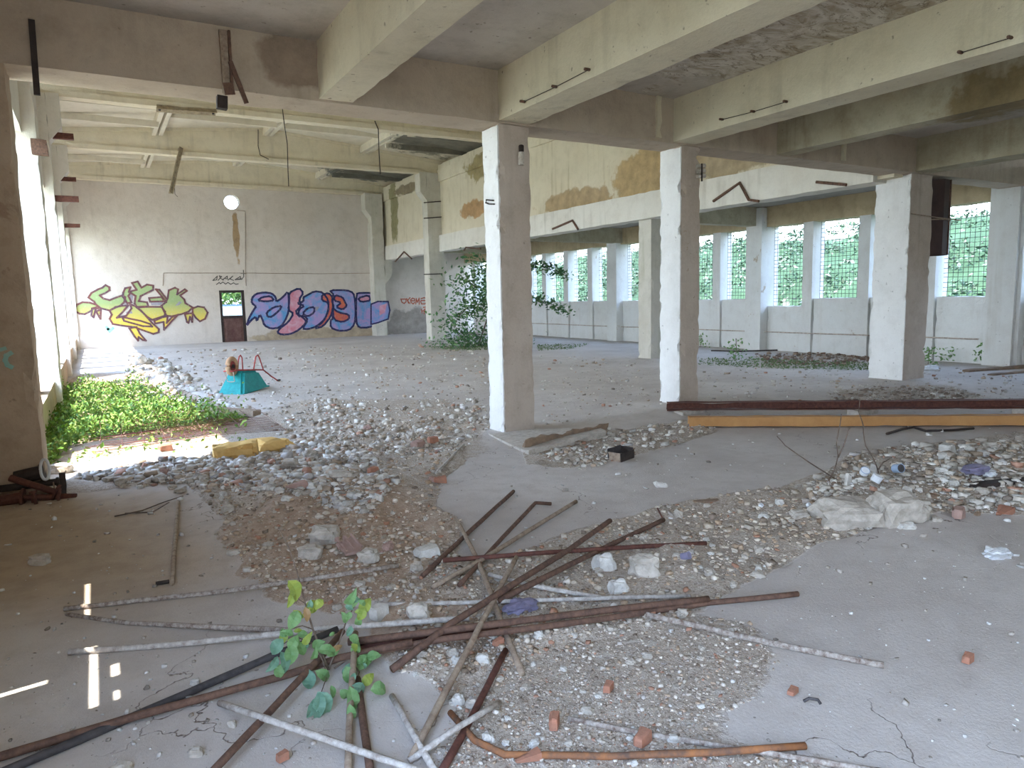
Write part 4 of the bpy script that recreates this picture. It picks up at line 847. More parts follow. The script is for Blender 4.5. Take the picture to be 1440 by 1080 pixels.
rod('thick upper rusty pipe of the pair stretching right from the sapling', [(490, 903, .03), (620, 887, .05), (710, 876, .06), (860, 857, .05), (996, 842, .02)], .0175, 'rust', 'steel_pipe', 'pipe')
rod('lower rusty pipe of the pair stretching farthest right', [(480, 925, .02), (621, 899, .03), (760, 882, .03), (860, 868, .02), (1000, 847, .0), (1060, 842, .0), (1122, 835, 0)], .0155, 'rust', 'steel_pipe', 'pipe')
rod('third rusty pipe half hidden under the pair beside the sapling', [(500, 912, 0), (600, 893, .01), (700, 880, .02)], .0155, 'rustR', 'steel_pipe', 'pipe')
rod('longest diagonal brown rod lying on top of the heap', [(551, 942, .01), (633, 878, .07), (707, 831, .09), (800, 773, .07), (858, 732, .06)], .0165, 'rust')
rod('brown rod parallel below the longest diagonal, ending at the slab edge', [(700, 845, .03), (760, 815, .03), (850, 770, .02), (933, 731, 0)], .0165, 'rust')
rod('straight horizontal reddish rod across the rod heap', [(623, 788, .03), (740, 779, .05), (860, 771, .04), (993, 764, 0)], .0145, 'rustR')
rod('dark rod pointing to the middle slab, leftmost of the three ends', [(594, 810, .0), (660, 748, .02), (722, 691, 0)], .0150, 'rust')
rod('dark rod with a bent tip, middle of the three ends', [(646, 823, .02), (700, 763, .04), (753, 707, .02), (775, 708, 0)], .0135, 'rust')
rod('tan rod pointing to the middle slab, rightmost of the three ends', [(608, 826, .0), (676, 788, .03), (740, 748, .02), (810, 705, 0)], .0145, 'tan')
rod('grey tan rod leaning down through the heap from the slab edge', [(646, 738, .0), (668, 780, .02), (691, 835, .04), (703, 870, .02), (734, 948, 0)], .0145, 'tan')
rod('long tan pole from the heap down to the bottom edge', [(578, 1066, 0), (672, 886, .08), (726, 784, .05)], .0145, 'tan')
rod('dark rusty rod half buried right of the tan pole', [(618, 1090, 0), (652, 1030, .0), (711, 915, .0)], .0145, 'rustR')
rod('short whitish stick pointing to the bottom edge', [(551, 979, .0), (580, 1030, .02), (614, 1090, 0)], .0125, 'crust', cat='stick')
rod('pale grey short rod crossing the whitish stick', [(575, 1070, 0), (640, 1025, .05), (703, 987, .02)], .0115, 'crust')
rod('bent orange rusted pipe along the bottom edge', [(633, 1002, 0), (668, 1041, .0), (710, 1061, .0), (860, 1063, .0), (1000, 1058, .01), (1133, 1049, .01)], .0125, 'rustO', 'steel_pipe', 'pipe')
rod('dark mottled rod slanting under the bent pipe at the bottom', [(799, 1010, 0), (900, 1030, 0), (1032, 1052, 0), (1260, 1088, 0)], .0105, 'rustW')
rod('mottled rod slanting right across the clean slab', [(908, 864, .02), (990, 882, .0), (1087, 905, 0), (1243, 936, 0)], .0145, 'rustW')
rod('white crusted rod lying behind the pair of pipes', [(535, 850, .02), (700, 846, .02), (860, 841, .01), (970, 838, 0)], .0115, 'crust')
rod('short whitish rod above the crusted one, right of the crossing', [(687, 808, .03), (760, 826, .01), (850, 841, 0)], .0125, 'crust')
rod('upright looking tan pipe below the sapling, left of two', [(489, 1095, 0), (492, 1000, .02), (500, 890, .07)], .0135, 'tan', 'steel_pipe', 'pipe')
rod('thin rusty angle bar below the sapling, right of two', [(522, 1095, 0), (510, 1010, .0), (503, 955, .01)], .0145, 'rust', 'steel_pipe', 'pipe')
rod('lone brown pipe lying on the left slab pointing away', [(242, 821, 0), (250, 705, 0)], .0135, 'tan', 'steel_pipe', 'pipe')
rod('stubby dark rod at the near end of the lone brown pipe', [(219, 821, 0), (238, 818, 0)], .012, 'dark')
rod('thin pale stick on the rubble in front of the lone column', [(613, 665, 0), (652, 625, 0)], .013, 'crust', 'stick', 'stick', n=6)
rod('thin dry branch on the left slab, longer one', [(161, 726, 0), (200, 718, .01), (230, 706, .0), (258, 697, .02)], .006, 'twig', 'dry_branch', 'branch', n=5, r2=.003)
rod('short dry branch on the left slab', [(176, 722, 0), (215, 720, .01), (238, 706, 0)], .006, 'twig', 'dry_branch', 'branch', n=5, r2=.003)
rod('short upright nail like rod at the slab edge', [(933, 731, .0), (924, 714, .03)], .006, 'rustR')
rod('thin rod end sticking up beyond the longest diagonal', [(860, 734, .05), (852, 738, .06)], .004, 'dark')
rod('dark cable snaking behind the right litter heap', [(1247, 610, 0), (1270, 603, 0), (1285, 601, 0), (1302, 606, 0), (1340, 605, 0), (1369, 602, 0)], .014, 'dark', 'cable', 'cable', n=6)
rod('long dark wire lying along the foot of the window wall', [(1000, 493, 0), (1040, 494, 0), (1100, 492, 0)], .02, 'dark', 'cable', 'cable', n=5)
# ------------------------------------------------------------------ timber, steel beam, planks
def longbox(name, a, b, wd, ht, mat, lab, cat, z0=0.0, prof='box', gap=0.0):
    a, b = Vector(a), Vector(b); L = (b - a).length; ang = math.atan2(b.y - a.y, b.x - a.x)
    r = empty(name, (a.x, a.y, z0), ang, kind='thing', label=lab, category=cat) if prof == 'I' else None
    if prof == 'I':
        for nm, q in (('flange', (-wd / 2, wd / 2, 0, .015)), ('web', (-.008, .008, .015, ht - .015)), ('flange', (-wd / 2, wd / 2, ht - .015, ht))): put(nm, RB(0, L, q[0], q[1], q[2], q[3], seg=.3, amp=.003), mat, r)
        return r
    o = put(name, RB(0, L, -wd / 2, wd / 2, 0, ht, seg=.12, amp=.006, chip=.015, maxn=60), mat, kind='thing', label=lab, category=cat); o.location = (a.x, a.y, z0); o.rotation_euler = (0, 0, ang); return o
a, b = F(968, 600), F(1440, 598); b = a + (b - a) * 1.12
longbox('timber_beam', a, b, .14, .115, 'timber', 'long orange brown timber beam lying across the right middle floor', 'beam', .01)
a, b = F(937, 584), F(1440, 581); b = a + (b - a) * 1.12
longbox('steel_beam', a, b, .15, .11, 'rustR', 'long dark red steel beam lying right behind the orange timber', 'beam', .07, 'I')
for k, t in enumerate((.06, .5, .9)):
    p = a.lerp(b, t); o = put('support_block', RB(p.x - .2, p.x + .2, p.y - .09, p.y + .09, fz(p.x, p.y) - .02, .072, seg=.1), 'stone', kind='thing', label=('concrete packing block under the left end of the steel beam', 'concrete packing block under the middle of the steel beam', 'concrete packing block under the right end of the steel beam')[k], category='block')
longbox('plank', FP(1358, 523), FP(1450, 517), .16, .05, 'wood', 'old plank on the floor at the right edge near the window wall', 'plank', 0)
longbox('plank', FP(1392, 528), FP(1460, 523), .12, .04, 'wood', 'second old plank at the right edge, nearer one', 'plank', 0)
longbox('dark_plank', FP(1363, 686), FP(1460, 672), .09, .05, 'dark', 'charred dark plank end in the right litter heap', 'plank', .05)
longbox('plank', FP(1292, 656), FP(1330, 662), .07, .025, 'wood', 'thin pale board lying on the right litter heap', 'plank', .06)
longbox('plank', FP(975, 706), FP(1040, 697), .05, .03, 'wood', 'thin brown board along the edge of the middle slab, left one', 'plank', -.0)
longbox('plank', FP(1052, 702), FP(1100, 696), .05, .03, 'wood', 'thin brown board along the edge of the middle slab, right one', 'plank', -.0)
longbox('scrap_board', FP(398, 690), FP(450, 684), .06, .03, 'wood', 'small board piece at the top of the left rubble', 'plank', .02)
# broken slab beside the lone column
bm = bmesh.new(); q = [F(x, y, z) for x, y, z in ((688, 610, .02), (735, 633, .03), (742, 633, .06), (795, 620, .08), (852, 606, .09), (846, 602, .08), (752, 603, .03))]; extrude_poly(bm, [v for v in q], (0, 0, -.09))
bmesh.ops.subdivide_edges(bm, edges=bm.edges[:], cuts=3, use_grid_fill=False)
for vv in bm.verts: vv.co += Vector((noise.noise(vv.co * 4), noise.noise(vv.co * 4 + Vector((5, 0, 0))), .2 * noise.noise(vv.co * 3))) * .03
o = put('broken_slab', bm, 'stone', kind='thing', label='broken concrete slab edge at the foot of the lone column', category='slab')
# black box, cans, bottles, litter
bb = empty('open_box', FP(873, 646), .35, kind='thing', label='small black open metal box lying on the middle floor', category='box')
for nm, q, mt in (('side', (-.11, .11, -.07, -.06, 0, .09), 'dark'), ('side', (-.11, .11, .06, .07, 0, .12), 'black'), ('side', (-.11, -.1, -.06, .06, 0, .09), 'tan'), ('side', (.1, .11, -.06, .06, 0, .11), 'dark'), ('base', (-.1, .1, -.06, .06, 0, .01), 'black')): put(nm, RB(*q, seg=.05, amp=.004), mt, bb)
bb.scale = (1.15, 1.15, 1)
def can(px, py, r, h, mat, lab, name, rx, rz, cap=None, openm=None, lift=.03):
    p = FP(px, py); e = empty(name, (p.x, p.y, fz(p.x, p.y) + lift), rz, kind='thing', label=lab, category='container'); e.rotation_euler = (rx, 0, rz)
    put('body', tube(bmesh.new(), [(0, 0, -h / 2), (0, 0, -h * .3), (0, 0, h * .3), (0, 0, h / 2)], r, 16), mat, e, smooth=False)
    put('rim', tube(bmesh.new(), [(r * math.cos(i * math.pi / 8), r * math.sin(i * math.pi / 8), h / 2) for i in range(17)], r * .09, 5), cap or mat, e)
    if openm: put('inside', tube(bmesh.new(), [(0, 0, h * .5), (0, 0, h * .505)], r * .9, 16), openm, e)  # flat black disc stands in for the shade inside the open mouth
    return e
can(1215, 684, .032, .035, 'white', 'white lidded plastic tub tipped on the right heap', 'plastic_tub', .7, -.5, 'blue', lift=.09)
can(1232, 692, .036, .045, 'white', 'white plastic cup bottom on the right heap, beside the tub', 'plastic_tub', .5, .6, lift=.09)
can(1262, 674, .036, .07, 'blue', 'open can with a dark inside on the right heap', 'open_can', 1.3, -.3, 'blue', 'black', lift=.09)
can(964, 789, .022, .05, 'purple', 'dull purple plastic cap in the rubble band', 'plastic_cap', 1.2, .4, lift=.03)  # small plastic cap, modelled as a short closed cylinder
can(1070, 713, .016, .02, 'white', 'small white bottle cap in the rubble band', 'bottle_cap', .6, .2, lift=.02)
can(1137, 716, .018, .02, 'white', 'small white bottle cap left of the large flat lump', 'bottle_cap', 1.0, .2, lift=.03)
for px, py, w, mat, lab in ((733, 857, 46, 'purple', 'crumpled dull purple plastic bag under the rods'), (1372, 664, 34, 'purple', 'crumpled blue purple bag in the right heap'), (1402, 783, 34, 'white', 'flat white plaster smear like scrap on the right slab'), (1308, 520, 22, 'white', 'white plastic scrap at the foot of the third front column'), (1390, 668, 20, 'white', 'crumpled pale blue wrapper on the right heap')):
    p = FP(px, py); s = (p - Vector((0, 0, EYE))).length / 1000 * w / 2; bm = bmesh.new(); bmesh.ops.create_icosphere(bm, subdivisions=3, radius=1)
    for vv in bm.verts: vv.co = Vector((vv.co.x, vv.co.y * .7, vv.co.z * .35)) * (1 + .5 * noise.noise(vv.co * 2.4 + Vector((px, 0, 0)))) * s
    o = put('crumpled_bag' if 'bag' in lab else 'plastic_scrap', bm, mat, kind='thing', label=lab, category='litter'); o.location = (p.x, p.y, p.z + s * .2)
wire('wire_clip', [FP(1130, 986, .01), FP(1138, 982, .02), FP(1150, 984, .02), FP(1154, 990, .01)], .006, 'black', 'small black wire clip on the right slab', 'clip', step=.02)
# dry twigs standing out of the right heap
def twig_plant(lab, lines, Yb, r):
    e = empty('dry_twig', (0, 0, 0), kind='thing', label=lab, category='twig')
    pts0 = onY(*lines[0][0], Yb); e.location = pts0
    for l in lines:
        pts = resample([onY(x, y, Yb) for x, y in l], .05); pts = [p + Vector((0, .02 * noise.noise(p * 5), 0)) for p in pts]
        o = put('stem', tube(bmesh.new(), pts, r, 5, r * .5), 'twig', e); o.data.transform(Matrix.Translation(-pts0))
Yt = F(1165, 700).y
twig_plant('bare twig leaning left over the clean slab', [[(1187, 681), (1155, 661), (1122, 639), (1104, 626), (1092, 613)]], Yt, .007)
twig_plant('tall bare forked twig standing left in the right heap', [[(1155, 696), (1172, 666), (1179, 641), (1178, 625), (1181, 605), (1184, 582)], [(1179, 643), (1188, 628), (1193, 612), (1196, 600)]], Yt + .1, .007)
twig_plant('tall bare twig rising between the tub and can', [[(1234, 665), (1228, 645), (1219, 627), (1215, 600), (1206, 579), (1209, 560)], [(1234, 660), (1241, 650), (1253, 645)]], F(1235, 680).y, .006)
# ------------------------------------------------------------------ leaves
def leaf_mesh(name, mat_col, kind=0):
    bm = bmesh.new(); n = 6; mid = []; L_, R_ = [], []
    for i in range(n + 1):
        t = i / n; w = .34 * math.sin(math.pi * t ** .8) ** .8 * (1 if kind == 0 else .7); z = .18 * math.sin(math.pi * t) - .22 * t * t
        mid.append(bm.verts.new((t, 0, z)))
        if 0 < i < n: L_.append(bm.verts.new((t, w, z + .07 + .03 * math.sin(i * 3)))); R_.append(bm.verts.new((t, -w, z + .07 + .03 * math.cos(i * 3))))
    for i in range(n):
        for S, fl in ((L_, 0), (R_, 1)):
            if i == 0: q = [mid[0], mid[1], S[0]]
            elif i == n - 1: q = [mid[i], mid[n], S[i - 1]]
            else: q = [mid[i], mid[i + 1], S[i], S[i - 1]]
            bm.faces.new(q[::-1] if fl else q)
    me = bpy.data.meshes.new(name); bm.to_mesh(me); bm.free(); me.materials.append(M[mat_col]); return me
def leafmat(name, c, c2):
    m, t, bs = nt(name); n = _noise(t, _pos(t), 30, 3); t.links.new(_mix(t, _range(t, n, .35, .65), c, c2), bs.inputs['Base Color']); bs.inputs['Roughness'].default_value = .45
    tr = t.nodes.new('ShaderNodeBsdfTranslucent'); tr.inputs[0].default_value = (c[0] * 1.3, c[1] * 1.3, c[2], 1); mx = t.nodes.new('ShaderNodeMixShader'); mx.inputs[0].default_value = .3
    t.links.new(bs.outputs[0], mx.inputs[1]); t.links.new(tr.outputs[0], mx.inputs[2]); t.links.new(mx.outputs[0], t.nodes['Material Output'].inputs[0]); return m
M['lg'] = leafmat('green_leaf', (.24, .40, .18), (.13, .27, .10)); M['ly'] = leafmat('yellow_green_leaf', (.36, .42, .09), (.24, .34, .08)); M['lb'] = leafmat('blue_green_leaf', (.22, .38, .28), (.12, .25, .18)); M['lo'] = leafmat('brown_leaf', (.42, .26, .12), (.3, .2, .1))
LM = {(k, j): leaf_mesh('leaf', k, j) for k in ('lg', 'ly', 'lb', 'lo') for j in (0, 1)}
b0 = F(470, 945); sap = empty('leafy_sapling', (b0.x, b0.y, fz(b0.x, b0.y)), kind='thing', label='leafy green sapling growing through the rods in the left foreground', category='plant')
def rs(o): o.data.transform(Matrix.Translation(-sap.location)); return o
Ys = b0.y
for l, r, tip in (([(462, 942), (452, 915), (440, 885), (428, 845), (418, 805), (408, 775), (394, 746)], .0055, .002), ([(462, 942), (478, 900), (488, 870), (500, 850), (512, 835)], .005, .002), ([(462, 942), (440, 905), (415, 895), (395, 908)], .004, .002), ([(470, 940), (492, 925), (505, 945), (496, 985)], .004, .002), ([(440, 885), (425, 880), (402, 886)], .003, .0015), ([(428, 848), (412, 838)], .002, .001), ([(445, 900), (460, 950), (446, 990)], .003, .0015)):
    rs(put('stem', tube(bmesh.new(), resample([onY(x, y, min(Ys, F(x, max(y, 930) + 10).y)) for x, y in l], .03), r, 6, tip), 'twig', sap, smooth=True))
LV = [(165, 350, 90, 'ly', -1.2), (150, 395, 70, 'ly', -2.0), (265, 435, 75, 'ly', .3), (235, 480, 60, 'lo', -1.5), (165, 510, 75, 'lg', -2.2), (185, 480, 60, 'ly', -1.0), (75, 655, 75, 'lb', -2.3), (112, 740, 90, 'lb', -1.4), (150, 700, 80, 'lg', -1.8), (350, 680, 95, 'lg', -.4), (505, 655, 60, 'lg', 1.4), (520, 505, 65, 'lg', 1.5),
      (555, 430, 70, 'ly', .8), (475, 385, 80, 'lg', 1.0), (250, 835, 80, 'lb', -1.7), (325, 810, 90, 'lg', -.8), (470, 810, 80, 'lg', -1.3), (545, 735, 110, 'lg', .3), (600, 705, 60, 'lg', .2), (520, 880, 80, 'lb', -.6), (630, 885, 80, 'lg', -.3), (475, 950, 110, 'lg', -1.6), (570, 830, 60, 'ly', .6), (300, 980, 100, 'lb', -1.9), (325, 965, 100, 'lb', -1.3),
      (268, 985, 80, 'lb', -2.2), (165, 630, 60, 'lg', .9), (240, 610, 60, 'ly', 1.0), (210, 665, 60, 'lg', -1.4), (275, 690, 60, 'lg', 1.2), (440, 495, 50, 'lg', 1.8), (130, 580, 55, 'lg', 2.6), (455, 780, 65, 'lb', -2.0), (375, 900, 50, 'lg', -1.5), (440, 910, 50, 'lg', -1.0), (50, 750, 70, 'lb', -2.4), (88, 790, 60, 'lg', -1.8), (400, 660, 50, 'lo', .2), (300, 640, 55, 'lg', .5), (480, 1010, 70, 'lg', -1.4)]
for i, (x, y, s, mt, an) in enumerate(LV):
    px, py = 370 + x / 3.857, 740 + y / 3.857; dd = random.uniform(-.08, .08); p = onY(px, py, min(Ys, F(px, max(py, 930) + 14).y) + dd * (py < 920)); L = s / 3.857 / 1000 * 3.6 * 1.15
    o = bpy.data.objects.new('leaf', LM[(mt, i % 2)]); C.objects.link(o); o.parent = sap
    d = Vector((math.cos(an), random.uniform(-.35, .35) - .15, math.sin(an))).normalized(); up = (Vector((0, -.8, .55)) + Vector((random.uniform(-.4, .4), 0, random.uniform(-.3, .3)))); yv = up.cross(d).normalized(); zv = d.cross(yv)
    o.matrix_basis = Matrix.Translation(p - d * L / 2 - sap.location) @ Matrix((d, yv, zv)).transposed().to_4x4() @ Matrix.Scale(L, 4)
def leaf_cloud(name, pts, sizes, cols, par=None, ar=.5, up=.3, **props):
    """many small folded leaves as one mesh"""
    n = len(pts); P = np.array(pts); S = np.array(sizes)[:, None]
    d = rng.normal(size=(n, 3)); d[:, 2] = d[:, 2] * .6 + up; d /= np.linalg.norm(d, axis=1)[:, None]; s = np.cross(d, rng.normal(size=(n, 3))); s /= np.linalg.norm(s, axis=1)[:, None]; nn = np.cross(d, s)
    v = np.stack([P, P + (d * .5 + s * ar * .5 + nn * .12) * S, P + d * S, P + (d * .5 - s * ar * .5 + nn * .12) * S], 1).reshape(-1, 3)
    i = np.arange(n)[:, None] * 4; f = np.concatenate([i + [0, 1, 2], i + [0, 2, 3]], 0)
    o = quick_mesh(name, v, f, 'leaf', **props); add_col(o.data, np.repeat(np.array(cols), 4, 0))
    if par: o.parent = par; o.data.transform(Matrix.Translation(-par.location))
    return o
# weeds in the sunny patch
wp = [(62, 562), (115, 535), (200, 540), (262, 566), (300, 580), (345, 586), (300, 598), (230, 603), (150, 612), (95, 622), (66, 655), (60, 640)]
P_ = []
while len(P_) < 15000:
    x, y = random.uniform(55, 350), random.uniform(525, 660)
    if inside(wp, x, y) or (random.random() < .02 and inside([(60, 560), (420, 560), (380, 620), (80, 660)], x, y)):
        p = F(x, y); z = fz(p.x, p.y); h = (.05 + .22 * noise.noise(Vector((p.x * 2.5, p.y * 1.2, 0))) ** 2 * 3 + .1 * random.random()); P_.append((p.x, p.y, z + h * random.random()))
cols = np.array([(.16, .30, .05), (.24, .36, .07), (.10, .22, .05), (.30, .34, .12)])[rng.choice(4, len(P_), p=[.35, .35, .2, .1])]
leaf_cloud('weeds', P_, rng.uniform(.03, .085, len(P_)), cols, kind='stuff', label='bright green low weeds in the sunny patch at the left', category='weeds', up=.7)
# sapling behind the lone column
q0 = F(672, 487); tr = empty('young_tree', (q0.x, q0.y, 0), kind='thing', label='leafy young tree growing behind the lone front column', category='tree')
Yt = q0.y
BR = [[(672, 487), (688, 440), (700, 400), (715, 370)], [(688, 440), (660, 430), (645, 445), (638, 462)], [(690, 430), (665, 400), (650, 392)], [(700, 410), (730, 378), (758, 372), (797, 388)], [(694, 425), (740, 420), (770, 425), (798, 440)], [(700, 400), (680, 380), (672, 370)], [(680, 465), (700, 470), (712, 480)], [(676, 470), (655, 470), (642, 480)]]
LP, LS = [], []
for bi, l in enumerate(BR):
    pts = resample([onY(x, y, Yt + (bi % 3 - 1) * .3 * (k / 3)) for k, (x, y) in enumerate(l)], .12)
    o = put('branch' if bi else 'trunk', tube(bmesh.new(), pts, .03 if bi == 0 else .016, 5, .008), 'twig', tr); o.data.transform(Matrix.Translation(-tr.location))
    for p in pts[3 if bi else 10:]:
        for _ in range(16 if bi in (3, 4) else 40):
            sp = .13 if bi in (3, 4) else .36
            LP.append(tuple(p + Vector((random.gauss(0, sp), random.gauss(0, sp), random.gauss(0, sp * .75))))); LS.append(random.uniform(.10, .20))
for _ in range(900): LP.append((q0.x + random.gauss(.1, .8), q0.y + random.gauss(0, .5), abs(random.gauss(.1, .15)))); LS.append(random.uniform(.06, .12))
cols = np.array([(.06, .15, .06), (.09, .2, .07), (.15, .26, .10)])[rng.choice(3, len(LP))]
leaf_cloud('foliage', LP, LS, cols, tr, kind='stuff')
for px, py, h, lab in ((1034, 505, .5, 'green weed at the foot of the window wall behind the third column'), (1387, 512, .45, 'green weed at the foot of the wall in the right window bay'), (1305, 512, .35, 'thin weed beside the duct column base'), (985, 488, .4, 'weed clump at the window wall right of the second column'), (1335, 508, .3, 'reddish thin weed below the right window')):
    p = F(px, py); w = empty('weed_plant', (p.x, p.y, fz(p.x, p.y)), kind='thing', label=lab, category='weed'); put('stem', tube(bmesh.new(), [(0, 0, 0), (.03, 0, h * .5), (.01, 0, h)], .008, 5), 'twig', w)
    L2 = [(random.gauss(0, .11), random.gauss(0, .11), random.random() * h) for _ in range(70)]
    o = leaf_cloud('leaf_clump', L2, [.09] * 70, np.array([(.16, .3, .1)] * 70), kind='stuff'); o.parent = w
# low mossy growth on the far floor
P_ = []
for poly, n in (([(980, 506), (1080, 506), (1230, 512), (1235, 522), (1100, 520), (985, 514)], 1500), ([(600, 488), (692, 486), (692, 492), (640, 494)], 700), ([(755, 486), (830, 484), (800, 492), (756, 494)], 500)):
    P = np.array(poly); k = 0
    while k < n:
        x, y = random.uniform(*np.sort(P[:, 0])[[0, -1]]), random.uniform(*np.sort(P[:, 1])[[0, -1]])
        if inside(poly, x, y): p = F(x, y); P_.append((p.x, p.y, fz(p.x, p.y) + .03 * random.random())); k += 1
leaf_cloud('moss', P_, rng.uniform(.03, .08, len(P_)), np.array([(.14, .2, .08)] * len(P_)), kind='stuff', label='low dark green growth on the far damp floor', category='moss')
# greenery outside: shrubs on the hillside
P_, S_ = [], []
for _ in range(26000):
    x, y = random.uniform(18.5, 27), random.uniform(3, 48); c = noise.noise(Vector((x * .9, y * .9, 3)))
    if c < -.12: continue
    z = float(-.3 + min(1, max(0, (x - 18.2) / 7.5)) ** .8 * 4.15); P_.append((x, y, z + random.random() * .35)); S_.append(random.uniform(.10, .22))
cols = np.array([(.04, .08, .045), (.07, .12, .065), (.14, .18, .12), (.28, .30, .25)])[rng.choice(4, len(P_), p=[.35, .33, .2, .12])]
leaf_cloud('hillside_shrubs', P_, S_, cols, kind='stuff', label='pale green undergrowth covering the slope outside the windows', category='undergrowth')
P_ = [(random.gauss(6.6, 2.2), 46 + random.gauss(0, 1.5), 2.5 + random.gauss(0, .6)) for _ in range(7000)]
t2 = empty('outside_tree', (6.6, 46, -.3), kind='thing', label='green tree seen through the open upper half of the door', category='tree'); o = put('trunk', tube(bmesh.new(), [(0, 0, 0), (0, 0, 3.4)], .15, 8), 'twig', t2)
leaf_cloud('foliage', P_, rng.uniform(.15, .35, len(P_)), np.array([(.05, .12, .03), (.12, .2, .05)])[rng.choice(2, len(P_))], t2, kind='stuff')
car = empty('parked_car', (6.4, 40, -.3), .1, kind='thing', label='pale blue vehicle outside the door opening', category='vehicle'); car.scale = (1.3, 1.3, 1.3)
put('body', extrude_poly(bmesh.new(), [(-2, -.8, .3), (2, -.8, .3), (2, -.8, .8), (1.2, -.8, .95), (.6, -.8, 1.45), (-1.2, -.8, 1.45), (-1.8, -.8, .95), (-2, -.8, .9)], (0, 1.6, 0)), 'carblue', car)
put('side_window', extrude_poly(bmesh.new(), [(-1.5, -.82, .98), (1.0, -.82, .98), (.5, -.82, 1.38), (-1.1, -.82, 1.38)], (0, .015, 0)), 'glass', car)
for x in (-1.2, 1.2): put('wheel', tube(bmesh.new(), [(x, -.85, .33), (x, -.65, .33)], .33, 14), 'black', car)
# ------------------------------------------------------------------ sunny corner: mesh mat, kerb, foam
mat_ = empty('rebar_mat', (0.8, 10.2, .03), kind='thing', label='rusty welded wire mat lying on the ground in front of the weeds', category='mat')
bm = bmesh.new()
for i in range(26): y = -1.3 + i * .1; tube(bm, resample([(-.9 + .1 * math.sin(i * 2.3), y, .02 * math.sin(i)), (.4, y + .02, .04), (1.15 - .03 * i * (i > 12), y + .01, .01)], .4), .0035, 4, cap=False)
for i in range(10): x = -.85 + i * .22; tube(bm, [(x, -1.3, .03), (x + .02, .2, .04), (x, 1.2, .03)], .0035, 4, cap=False)
put('mesh_wires', bm, 'rustR', mat_, kind='stuff')
longbox('kerb_stone', FP(288, 586), FP(362, 584), .16, .09, 'tan', 'low kerb strip with a dark end beyond the wire mat', 'kerb', -.02)
fb_ = block(331, 636, 56, 20, 34, 'foam', 'yellow foam block with crisp edges in the sun', 'foam_block', -.13, cat='foam'); stone(383, 626, 52, 24, 'foam', 'broken crumbly yellow foam lump right of the block', 'foam_lump', k=3, rot=.2)['category'] = 'foam'
stone(86, 659, 26, 14, 'ceramic', 'pale stained sack like lump behind the left column', 'crumpled_sack', k=2)['category'] = 'litter'
# ------------------------------------------------------------------ scrap iron at the left column
Ysc = F(60, 705).y
def sc(px, py): return onY(px, py, Ysc)
def flanged(lab, a, b, r, fl, mat='rustR', ya=0.0, yb=0.0):
    A, B = onY(a[0], a[1], Ysc + ya), onY(b[0], b[1], Ysc + yb); e = empty('flanged_pipe', A, kind='thing', label=lab, category='pipe'); d = (B - A).normalized()
    put('pipe', tube(bmesh.new(), [Vector((0, 0, 0)), (B - A) * .5, B - A], r, 10), mat, e)
    for t, fr in fl: c = (B - A) * t; put('flange', tube(bmesh.new(), [c - d * .009, c + d * .009], fr, 14), mat, e)
    return e
flanged('rusty flanged pipe slanting on top of the scrap pile at the left', (14, 672), (84, 694), .028, [(.95, .075)], ya=.1, yb=-.02)
flanged('rusty flanged pipe lying flat in front of the scrap pile', (32, 700), (108, 698), .026, [(.0, .08), (.2, .05), (.68, .07)], yb=-.05)
flanged('short rusty pipe at the left edge of the scrap pile', (-20, 708), (32, 699), .045, [(1, .06)], ya=.05)
flanged('thick dark roller leaning behind the scrap pile', (22, 672), (60, 664), .06, [(.98, .075)], 'dark', ya=.22, yb=.18)
flanged('dark pipe lowest at the back of the scrap pile', (-20, 690), (84, 677), .03, [(.97, .04)], 'dark', ya=.2, yb=.15)
flanged('small bolt standing in the scrap pile', (46, 690), (51, 709), .013, [(.1, .03)], 'rustR', ya=-.1, yb=-.12)
o = put('ring', tube(bmesh.new(), [sc(62, 664) + Vector((.012 * math.sin(t), .15 * 0 + .02 * math.cos(t) + .12, .085 * math.cos(t))) + Vector((.02 * math.sin(t), 0, 0)) for t in [i * math.pi / 10 for i in range(21)]], .012, 6), 'white', kind='thing', label='pale ring on the end of the dark roller', category='ring')
o = put('steel_plate', RB(sc(88, 670).x - .02, sc(88, 670).x + .02, Ysc - .02, Ysc + .0, 0, .22, seg=.05), 'dark', kind='thing', label='narrow upright steel plate at the right of the scrap pile', category='plate')
wire('bent_wire', [sc(75, 678), sc(77, 690), sc(84, 688), sc(88, 668), sc(93, 662)], .006, 'tan', 'bent thin wire looped over the scrap pile', 'wire', step=.03)
# ------------------------------------------------------------------ overturned wheelbarrow
wb0 = F(324, 554); W_ = empty('wheelbarrow', (wb0.x, wb0.y, fz(wb0.x, wb0.y)), -1.10, kind='thing', label='overturned teal wheelbarrow with red tube frame and tan wheel', category='wheelbarrow')
W_.rotation_euler = (0, 0, math.radians(48)); W_.scale = (.86, .86, .9)
# local frame: x = length towards the handles, y = width, tray upside down
lo_ = [(-.02, -.30, .0), (.95, -.33, .06), (.95, .33, .06), (-.02, .30, .0)]; hi_ = [(.25, -.17, .44), (.80, -.20, .40), (.80, .20, .40), (.25, .17, .44)]
bm = bmesh.new(); a = [bm.verts.new(p) for p in lo_]; b = [bm.verts.new(p) for p in hi_]
for i in range(4): bm.faces.new((a[i], a[(i + 1) % 4], b[(i + 1) % 4], b[i]))
bm.faces.new(b); bmesh.ops.recalc_face_normals(bm, faces=bm.faces)
bmesh.ops.bevel(bm, geom=[e for e in bm.edges if not e.is_boundary], offset=.05, segments=3, affect='EDGES'); bmesh.ops.solidify(bm, geom=bm.faces[:], thickness=.008)
put('tray', bm, 'teal', W_, smooth=False); put('tray_rim', tube(bmesh.new(), [Vector(p) for p in lo_ + lo_[:1]], .014, 6), 'teal', W_)
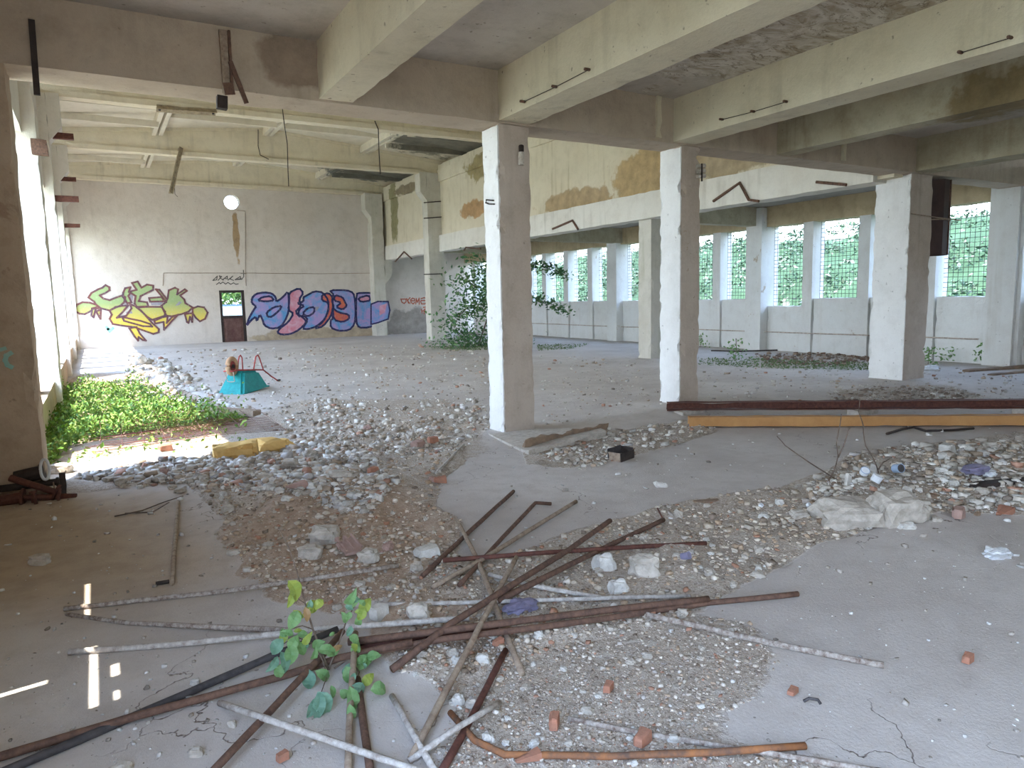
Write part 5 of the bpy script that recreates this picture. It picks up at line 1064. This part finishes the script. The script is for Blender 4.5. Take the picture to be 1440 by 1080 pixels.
tyre_ = put('wheel', tube(bmesh.new(), [(.12 + .15 * math.cos(t), 0, .55 + .15 * math.sin(t)) for t in [i * math.pi / 12 for i in range(25)]], .05, 10), 'tyre', W_, smooth=True)
hub = put('hub', tube(bmesh.new(), [(.12, -.05, .55), (.12, .05, .55)], .04, 12), 'dark', tyre_); put('rim_disc', tube(bmesh.new(), [(.12, -.02, .55), (.12, .02, .55)], .11, 16), 'redtube', tyre_)
for s in (-1, 1):
    ft_ = put('frame_tube', tube(bmesh.new(), [(-.02, 0.0, .47), (-.02, s * .10, .46), (.12, s * .11, .47), (.6, s * .19, .43), (.9, s * .25, .40), (1.15, s * .28, .24), (1.38, s * .3, .12), (1.46, s * .3, .12)], .016, 8), 'redtube', W_, smooth=True)
    put('grip', tube(bmesh.new(), [(1.36, s * .3, .125), (1.48, s * .3, .12)], .022, 8), 'black', ft_)
    put('leg', tube(bmesh.new(), [(.62, s * .19, .43), (.68, s * .2, .62), (.72, s * .2, .70), (.79, s * .21, .72), (.84, s * .21, .66), (.90, s * .25, .40)], .014, 8), 'redtube', W_, smooth=True)
    put('tray_brace', tube(bmesh.new(), [(.0, s * .1, .46), (.06, s * .08, .25), (.06, 0, .24)], .010, 6), 'cream', W_)
for i in range(34):
    t = random.random(); base = random.choice([(440, 885, 420, 830), (490, 880, 505, 945), (462, 930, 440, 890), (420, 900, 400, 900), (500, 860, 508, 840)])
    px = base[0] * (1 - t) + base[2] * t + random.gauss(0, 9); py = base[1] * (1 - t) + base[3] * t + random.gauss(0, 12); an = random.uniform(-2.6, .2)
    p = onY(px, py, min(Ys, F(px, max(py, 930) + 20).y)); L = random.uniform(.03, .06); o = bpy.data.objects.new('leaf', LM[(random.choice(['lg', 'lb', 'lg', 'ly']), i % 2)]); C.objects.link(o); o.parent = sap
    d = Vector((math.cos(an), random.uniform(-.4, .3), math.sin(an))).normalized(); up = Vector((random.uniform(-.4, .4), -.8, .5)); yv = up.cross(d).normalized(); zv = d.cross(yv)
    o.matrix_basis = Matrix.Translation(p - d * L / 2 - sap.location) @ Matrix((d, yv, zv)).transposed().to_4x4() @ Matrix.Scale(L, 4)

o = bpy.data.objects['roof_tile']
for k in (-1, 0, 1):
    w_ = o.dimensions.x / 2; put('tile_ridge', RB(k * w_ * .8 - .006, k * w_ * .8 + .006, -o.dimensions.y / 2, o.dimensions.y / 2, o.dimensions.z - .004, o.dimensions.z + .008, seg=.05, amp=.002), 'tile', o)

sl_ = bpy.data.objects['broken_slab']; a, b = F(736, 634, .0), F(853, 609, .0); L = (b - a).length; e = put('shadow_gap_strip', RB(0, L, -.03, .03, -.05, .075, seg=.05, amp=.03, chip=.05), 'wood', sl_)  # dark strip standing in for the shadow gap along the slab's near edge
e.location = (a.x, a.y, .045); e.rotation_euler = (0, 0, math.atan2(b.y - a.y, b.x - a.x))
